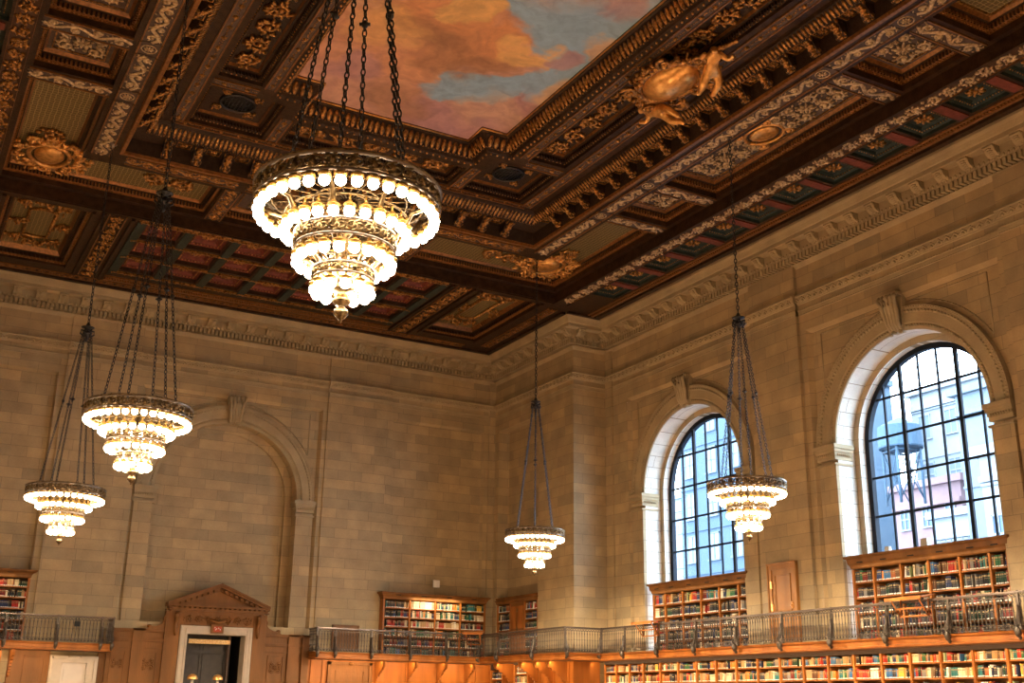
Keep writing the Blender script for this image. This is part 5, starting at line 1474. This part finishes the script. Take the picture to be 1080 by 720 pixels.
for y, nm, s in ((22.35, 'small pale lamp box on the right window bookcase, near the left mullion', .75), (21.05, 'larger pale lamp box on the right window bookcase, beside the thick mullion', 1.0)):
    rt_ = empty('spotlight', (XE+.62, y, 4.06)); tag(rt_, nm, 'spotlight', 'pale lamp boxes on the right window bookcase')
    mb = MB(); mb.taper(-.08*s, .08*s, -.12*s, .12*s, .05, .30*s, .015); mb.build('lamp_box', M['white'], rt_)
    mb = MB(); mb.box(-.06, .06, -.05, .05, 0, .06); mb.build('foot', M['black'], rt_)
# standing globe lamps before the portal
for x, nm in ((9.78, 'gold domed lamp standing at the left jamb of the portal'), (10.62, 'gold domed lamp standing before the middle of the dark doorway')):
    rt_ = empty('standing_lamp', (x, 39.2, FLOOR)); tag(rt_, nm, 'lamp', 'gold domed lamps before the portal')
    zt = .84-FLOOR
    mb = MB(); mb.lathe([(.0, 0), (.22, 0), (.22, .05), (.08, .10), (.05, .3), (.035, 1.0), (.035, zt-.35), (.06, zt-.3), (.04, zt-.24), (.05, zt-.18)], n=14); mb.build('stem', M['marble'], rt_)
    mb = MB(); mb.lathe([(.17, zt-.16), (.165, zt-.1), (.12, zt-.03), (.05, zt+.0), (.0, zt+.01)], n=18); mb.lathe([(.17, zt-.16), (.16, zt-.17), (.15, zt-.15), (.11, zt-.05)], n=18); mb.build('domed_shade', M['bright_gold'], rt_)

# ------------------------------------------------------------------ chandeliers
def make_chandelier(loc, top_z, label):
    """origin at the finial tip"""
    root = empty('chandelier', loc); tag(root, label, 'chandelier', 'great brass chandeliers hanging from the coffered ceiling')
    H = 5.54
    rings = [(1.12, .885, 36), (.93, .615, 25), (.62, .47, 20), (.32, .275, 12)]
    bm_ = MB(); bm_.ball((0, 0, 0), .056, 12, 8); gm = bm_.mesh('globe_bulb', M['bulb'])
    cm_ = MB(); cm_.lathe([(.0, .115), (.022, .11), (.03, .085), (.056, .075), (.066, .062), (.05, .045), (.045, .035), (.0, .035)], n=10); cm_.tube([(0, 0, .10), (0, 0, .17)], .012, 5); cme = cm_.mesh('gilt_cup', M['cup'])
    for z, r, n in rings:
        for k in range(n):
            a = 2*PI*(k+.5)/n
            b = mobj('globe_bulb', gm, root, (r*math.cos(a), r*math.sin(a), z)); mobj('gilt_cup', cme, b)
    # pierced rim bands
    def band(name, r, z0, z1, mat1='brass', scr=24):
        mb = MB(); mb.mi = 1
        for z, t in ((z0, .016), (z1, .022)): mb.tube([(r*math.cos(2*PI*k/48), r*math.sin(2*PI*k/48), z) for k in range(49)], t, 6, 1, False)
        mb.mi = 0; h = z1-z0; zc = (z0+z1)/2
        for k in range(scr):
            a0 = 2*PI*k/scr; w = 2*PI*r/scr
            for sg in (-1, 1):
                pts = []
                for i in range(13):
                    u = i/12; an = sg*(u*1.4*2*PI)+PI/2; rr = h*.42*(1-.8*u)
                    s_ = rr*math.cos(an)+sg*w*.2; t_ = rr*math.sin(an)*sg*.9
                    pts.append((r*math.cos(a0+s_/r), r*math.sin(a0+s_/r), zc+t_))
                mb.tube(pts, .018, 4, 1, False)
            mb.ball((r*math.cos(a0), r*math.sin(a0), zc), (.03, .03, .045), 6, 4)
            mb.ball((r*math.cos(a0), r*math.sin(a0), z1+.02), (.018, .018, .02), 5, 3)
        return mb.build(name, [M[mat1], M['rim_metal']], root)
    band('upper_rim', .93, 1.22, 1.40, scr=30)
    band('middle_rim', .50, .76, .92, scr=18)
    band('lower_rim', .30, .44, .54, scr=12)
    mb = MB()      # plain rails carrying the cups
    for z, r in ((1.25, .885), (1.08, .615), (.77, .47), (.46, .275)):
        mb.tube([(r*math.cos(2*PI*k/40), r*math.sin(2*PI*k/40), z+.03) for k in range(41)], .014, 5, 1, False)
    mb.tube([(.93*math.cos(2*PI*k/48), .93*math.sin(2*PI*k/48), 1.41) for k in range(49)], [.03]*49, 6, .6, False)
    mb.build('cup_rail', M['brass'], root)
    for k in range(8):
        a = 2*PI*k/8+.2; c, s_ = math.cos(a), math.sin(a); mb = MB()
        P = [(.92, 1.38), (.84, 1.22), (.66, 1.16), (.60, 1.04), (.52, .92), (.48, .80), (.42, .72), (.30, .60), (.26, .50), (.16, .38), (.05, .34)]
        mb.tube([(r*c, r*s_, z) for r, z in P], [.026, .03, .026, .03, .026, .026, .024, .024, .022, .02, .02], 6)
        mb.build('arm', M['brass'], root)
    mb = MB(); mb.lathe([(.0, 0), (.014, .01), (.012, .03), (.04, .05), (.075, .09), (.07, .13), (.035, .16), (.03, .18), (.08, .20), (.10, .235), (.06, .27), (.05, .32), (.10, .34), (.13, .37), (.04, .42), (.03, .9), (.06, .95), (.12, 1.0), (.14, 1.06), (.05, 1.12), (.03, 1.3), (.0, 1.32)], n=18); mb.build('stem_finial', M['brass'], root)
    l = bpy.data.lights.new('chandelier_light', 'SPOT'); l.energy = 7000; l.color = (1.0, .79, .54); l.shadow_soft_size = .20; l.spot_size = math.radians(178); l.spot_blend = .35
    lo = bpy.data.objects.new('chandelier_light', l); COL.objects.link(lo); lo.parent = root; lo.location = (0, 0, .60)
    mb = MB()      # inner glazed drum: openwork disc
    for r in (.2, .35, .6, .78):
        mb.tube([(r*math.cos(2*PI*k/32), r*math.sin(2*PI*k/32), 1.30) for k in range(33)], .01, 4, 1, False)
    for k in range(24):
        a = 2*PI*k/24; mb.tube([(.1*math.cos(a), .1*math.sin(a), 1.3), (.92*math.cos(a), .92*math.sin(a), 1.3)], .008, 4)
    mb.build('spoke_disc', M['brass'], root)
    # chains: four from the hub to a clamp, then eight to the rim
    mid = 3.62
    def chain(mb, p, q, L=.042, W=.019, r=.0065):
        p, q = Vector(p), Vector(q); d = q-p; n = max(1, int(d.length/(L*1.5))); ax = d.normalized()
        for k in range(n): mb.link(p+d*((k+.5)/n), ax, (k % 2)*PI/2, L, W, r)
    for k in range(6):
        a = 2*PI*k/6; c, s_ = math.cos(a), math.sin(a)
        up = (.11*c, .11*s_, H-.10); lo = (.66*c, .66*s_, 1.36); u = (H-.10-mid)/(H-.10-1.36); cl = [up[q]+(lo[q]-up[q])*u for q in range(3)]
        mb = MB(); chain(mb, up, lo, .05, .024, .0095)
        mb.tube([(cl[0]-s_*.06, cl[1]+c*.06, mid), (cl[0]+s_*.06, cl[1]-c*.06, mid)], .02, 6); mb.ball(cl, (.042, .042, .05), 7, 5)
        mb.build('chain', M['chain'], root)
    mb = MB(); mb.lathe([(.0, H-.30), (.03, H-.27), (.05, H-.20), (.03, H-.15), (.07, H-.11), (.12, H-.08), (.10, H-.03), (.05, H+.02), (.06, H+.06), (.15, H+.09), (.17, H+.11), (.07, H+.14), (.04, H+.22), (.0, H+.26)], n=14)
    for k in range(6):
        a = 2*PI*k/6; mb.tube([(.05*math.cos(a), .05*math.sin(a), H+.0), (.16*math.cos(a), .16*math.sin(a), H+.02), (.17*math.cos(a), .17*math.sin(a), H-.08), (.10*math.cos(a), .10*math.sin(a), H-.13)], .024, 6)
    mb.build('hub', M['chain'], root)
    mb = MB(); chain(mb, (0, 0, H+.22), (0, 0, top_z-loc[2]), .07, .033, .013); mb.build('hanging_chain', M['chain'], root)
    mb = MB(); zt = top_z-loc[2]; mb.lathe([(.0, zt-.14), (.05, zt-.12), (.06, zt-.06), (.16, zt-.03), (.18, zt), (0, zt)], n=14); mb.build('ceiling_rose', M['rim_metal'], root)
    return root
ch = make_chandelier((3.62, 10.05, 3.55), Z2, 'large brass chandelier of glowing globes nearest the camera, in front of the painted ceiling')
def ch_copy(loc, label):
    c = copy_tree(ch); c.location = loc; c['label'] = label; return c
ch_copy((3.74, 20.66, 3.62), 'brass chandelier of glowing globes in front of the blind arch, second largest on the left')
ch_copy((3.89, 29.95, 3.59), 'brass chandelier of glowing globes at the far left, the lower of the left pair')
ch_copy((18.18, 21.04, 3.80), 'brass chandelier of glowing globes hanging partly in front of the left arched window')
ch_copy((18.18, 31.24, 3.88), 'smallest brass chandelier, hanging before the stone pier in the far corner')
ch_copy((18.18, 10.4, 3.80), 'brass chandelier hanging beyond the right edge of the picture')
ch_copy((18.18, 0.0, 3.80), 'brass chandelier hanging behind the camera on the window side')

# ------------------------------------------------------------------ the street outside
M['facade'] = simple('pale_brick_facade', (.05, .08, .115), .8, 0, .08, 3)
M['facade3'] = simple('pale_grey_masonry', (.11, .14, .17), .8, 0, .08, 3)
M['facade2'] = simple('white_limestone_facade', (.20, .225, .245), .8, 0, .05, 2)
M['facade_red'] = simple('pink_brick_facade', (.20, .13, .14), .8, 0, .1, 2)
M['pane_blue'] = simple('reflecting_window_pane', (.03, .065, .115), .2, .2)
M['pane_pale'] = simple('pale_window_pane', (.13, .16, .19), .3)
M['tank'] = simple('weathered_tank_wood', (.045, .08, .12), .8, 0, .2, 6)
def building(name, x, y0, y1, h, depth, fl, cols, label, mat, pane, wz=1.7, ww=.5, z0=-6, first=1.0):
    root = empty(name, (x, (y0+y1)/2, z0)); tag(root, label, 'building')
    mb = MB(lambda a, b, c: (a, b-(y0+y1)/2, c-z0)); mb.box(0, depth, y0, y1, z0, h); mb.box(-.4, depth, y0-.4, y1+.4, h, h+.5); mb.box(-.25, 0, y0, y1, h-1.4, h-1.1)
    for k in range(int((h-z0)/fl)): mb.box(-.12, 0, y0, y1, h-1.6-k*fl*1.0, h-1.45-k*fl)
    mb.build('facade', M[mat], root)
    sp = (y1-y0)/cols
    fb = MB(lambda a, b, c: (a, b, c)); pane_me = MB(); w = sp*ww/2
    pane_me.box(-.06, 0, -w, w, 0, wz); pm = pane_me.mesh('window', M[pane])
    fr = MB(); fr.mi = 0
    for p in ((-w-.08, -w, -.05, wz+.08), (w, w+.08, -.05, wz+.08), (-.04, .04, 0, wz)): fr.box(-.12, 0, p[0], p[1], p[2], p[3])
    fr.box(-.12, 0, -w-.08, w+.08, wz, wz+.1); fr.box(-.2, 0, -w-.15, w+.15, -.12, 0); fr.box(-.12, 0, -w, w, wz*.48, wz*.54); fm = fr.mesh('window_surround', M['facade3'] if mat == 'facade' else M['facade2'])
    for i in range(cols):
        k = 0; z = h-first-wz-1.0
        while z > 2 and k < 7:
            wn = mobj('window', pm, root, (0, y0+sp*(i+.5)-(y0+y1)/2, z-z0)); mobj('window_surround', fm, wn); z -= fl; k += 1
    return root
building('apartment_tower', 60, 66.5, 78.0, 26.5, 14, 3.6, 4, 'tall pale grey building with white framed windows seen through the left arched window', 'facade', 'pane_pale', 2.1, .42)
building('apartment_building', 75, 96.5, 110, 21.5, 10, 3.6, 4, 'lower pale building behind at the left edge of the left window', 'facade2', 'pane_pale')
building('office_building', 62, 49.3, 53.0, 12.3, 12, 3.8, 2, 'white building with dark windows low in the right arched window', 'facade2', 'pane_blue', 2.0, .45, first=.2)
building('office_building', 78, 54.0, 68.0, 26.5, 12, 4.2, 5, 'pale tall building behind the water tower in the right window', 'facade2', 'pane_pale', 2, .4)
building('office_building', 60, 40.4, 48.6, 19.6, 14, 4.5, 2, 'broad windowless light grey block filling the middle of the right window', 'facade3', 'facade' if False else 'pane_pale', .6, .1, first=12)
building('mansard_building', 50, 34.6, 39.4, 12.8, 8, 4.0, 3, 'white building with a sloping roof low at the right of the right window', 'facade2', 'pane_blue', 1.9, .4, first=2.2)
building('brick_building', 65.5, 53.4, 59.5, 15.4, 8, 3.8, 3, 'pink brick rooftop block below the water tower in the right window', 'facade_red', 'pane_blue', 1.4, .35, first=.4)
# wooden roof water tower
wt = empty('water_tower', (60.5, 53.9, 13.3)); wt.scale = (.84, .84, .84); tag(wt, 'wooden rooftop water tower on steel legs seen through the right window', 'water tower')
mb = MB(); mb.lathe([(1.75, 4.6), (1.8, 4.7), (1.75, 6.4), (0, 7.3)], n=20, smooth=False); mb.lathe([(0, 4.6), (1.75, 4.6)], n=20); mb.build('tank', M['tank'], wt)
mb = MB()
for a in range(4):
    c, s_ = 1.5*math.cos(a*PI/2+.5), 1.5*math.sin(a*PI/2+.5); c2, s2 = 1.5*math.cos((a+1)*PI/2+.5), 1.5*math.sin((a+1)*PI/2+.5)
    mb.tube([(c, s_, 0), (c, s_, 4.6)], .12, 5); mb.tube([(c, s_, .3), (c2, s2, 4.3)], .06, 4); mb.tube([(c2, s2, .3), (c, s_, 4.3)], .06, 4); mb.tube([(c, s_, 4.4), (c2, s2, 4.4)], .1, 4)
mb.build('steel_legs', M['tank'], wt)
mb = MB(); mb.box(26, 120, -20, 140, -6.3, -6.0); o = mb.build('street', M['facade']); tag(o, kind='structure')

# ------------------------------------------------------------------ lights
w = bpy.data.worlds.new('sky'); scene.world = w; w.use_nodes = True
bg = w.node_tree.nodes['Background']; bg.inputs[0].default_value = (.66, .82, 1.0, 1); bg.inputs[1].default_value = SKY = 9.5
def area(name, loc, rot, sx, sy, power, col):
    l = bpy.data.lights.new(name, 'AREA'); l.shape = 'RECTANGLE'; l.size = sx; l.size_y = sy; l.energy = power; l.color = col
    o = bpy.data.objects.new(name, l); COL.objects.link(o); o.location = loc; o.rotation_euler = rot
    return o
WARM = (1.0, .62, .30)
# strip lamps under the gallery edge that light the shelves and the panelling
area('shelf_lamp_strip', (XE-DG+.12, 22.0, 1.46), (0, math.radians(-55), 0), .08, 26, 105, WARM)
area('shelf_lamp_strip', (18.3, yr+.2, 1.46), (math.radians(50), 0, 0), 7.0, .08, 50, WARM)
area('shelf_lamp_strip', (xr+.15, 37.3, 1.46), (0, math.radians(-50), 0), .08, 6.0, 42, WARM)
area('shelf_lamp_strip', (3.0, yr+.2, 1.46), (math.radians(50), 0, 0), 5.0, .08, 20, WARM)
# lamps in the crown of the bookcases
area('bookcase_lamp', (19.4, YE-.62, 3.88), (math.radians(25), 0, 0), 2.0, .05, 16, (1, .74, .45))
area('bookcase_lamp', (XE-.05, 30.2, 3.78), (0, math.radians(-20), 0), .05, 4.6, 5, (1, .72, .42))
area('bookcase_lamp', (XE-.05, 20.8, 3.78), (0, math.radians(-20), 0), .05, 4.6, 5, (1, .72, .42))
area('bookcase_lamp', (2.6, YE-.62, 3.84), (math.radians(25), 0, 0), 3.0, .05, 6, (1, .74, .45))
# reading lamps on the tables below light the walls from beneath
for x in (5.0, 16.5):
    for y in (6, 16, 26, 35):
        l = bpy.data.lights.new('table_lamp_light', 'POINT'); l.energy = 170; l.color = (1, .76, .46); l.shadow_soft_size = .15
        o = bpy.data.objects.new('table_lamp_light', l); COL.objects.link(o); o.location = (x, y, -.45)

# ------------------------------------------------------------------ camera
cam = bpy.data.cameras.new('camera'); co = bpy.data.objects.new('camera', cam); COL.objects.link(co)
cam.sensor_width = 36; cam.sensor_fit = 'HORIZONTAL'; cam.lens = CAMF/1080*36; cam.clip_end = 400
mat = Matrix((( AR.x, AU.x, -AF.x), (AR.y, AU.y, -AF.y), (AR.z, AU.z, -AF.z))).to_4x4()
co.matrix_world = mat
scene.camera = co
vs_ = scene.view_settings; vs_.view_transform = 'Standard'; vs_.look = 'None'; vs_.gamma = 1; vs_.use_curve_mapping = False; vs_.exposure = .9
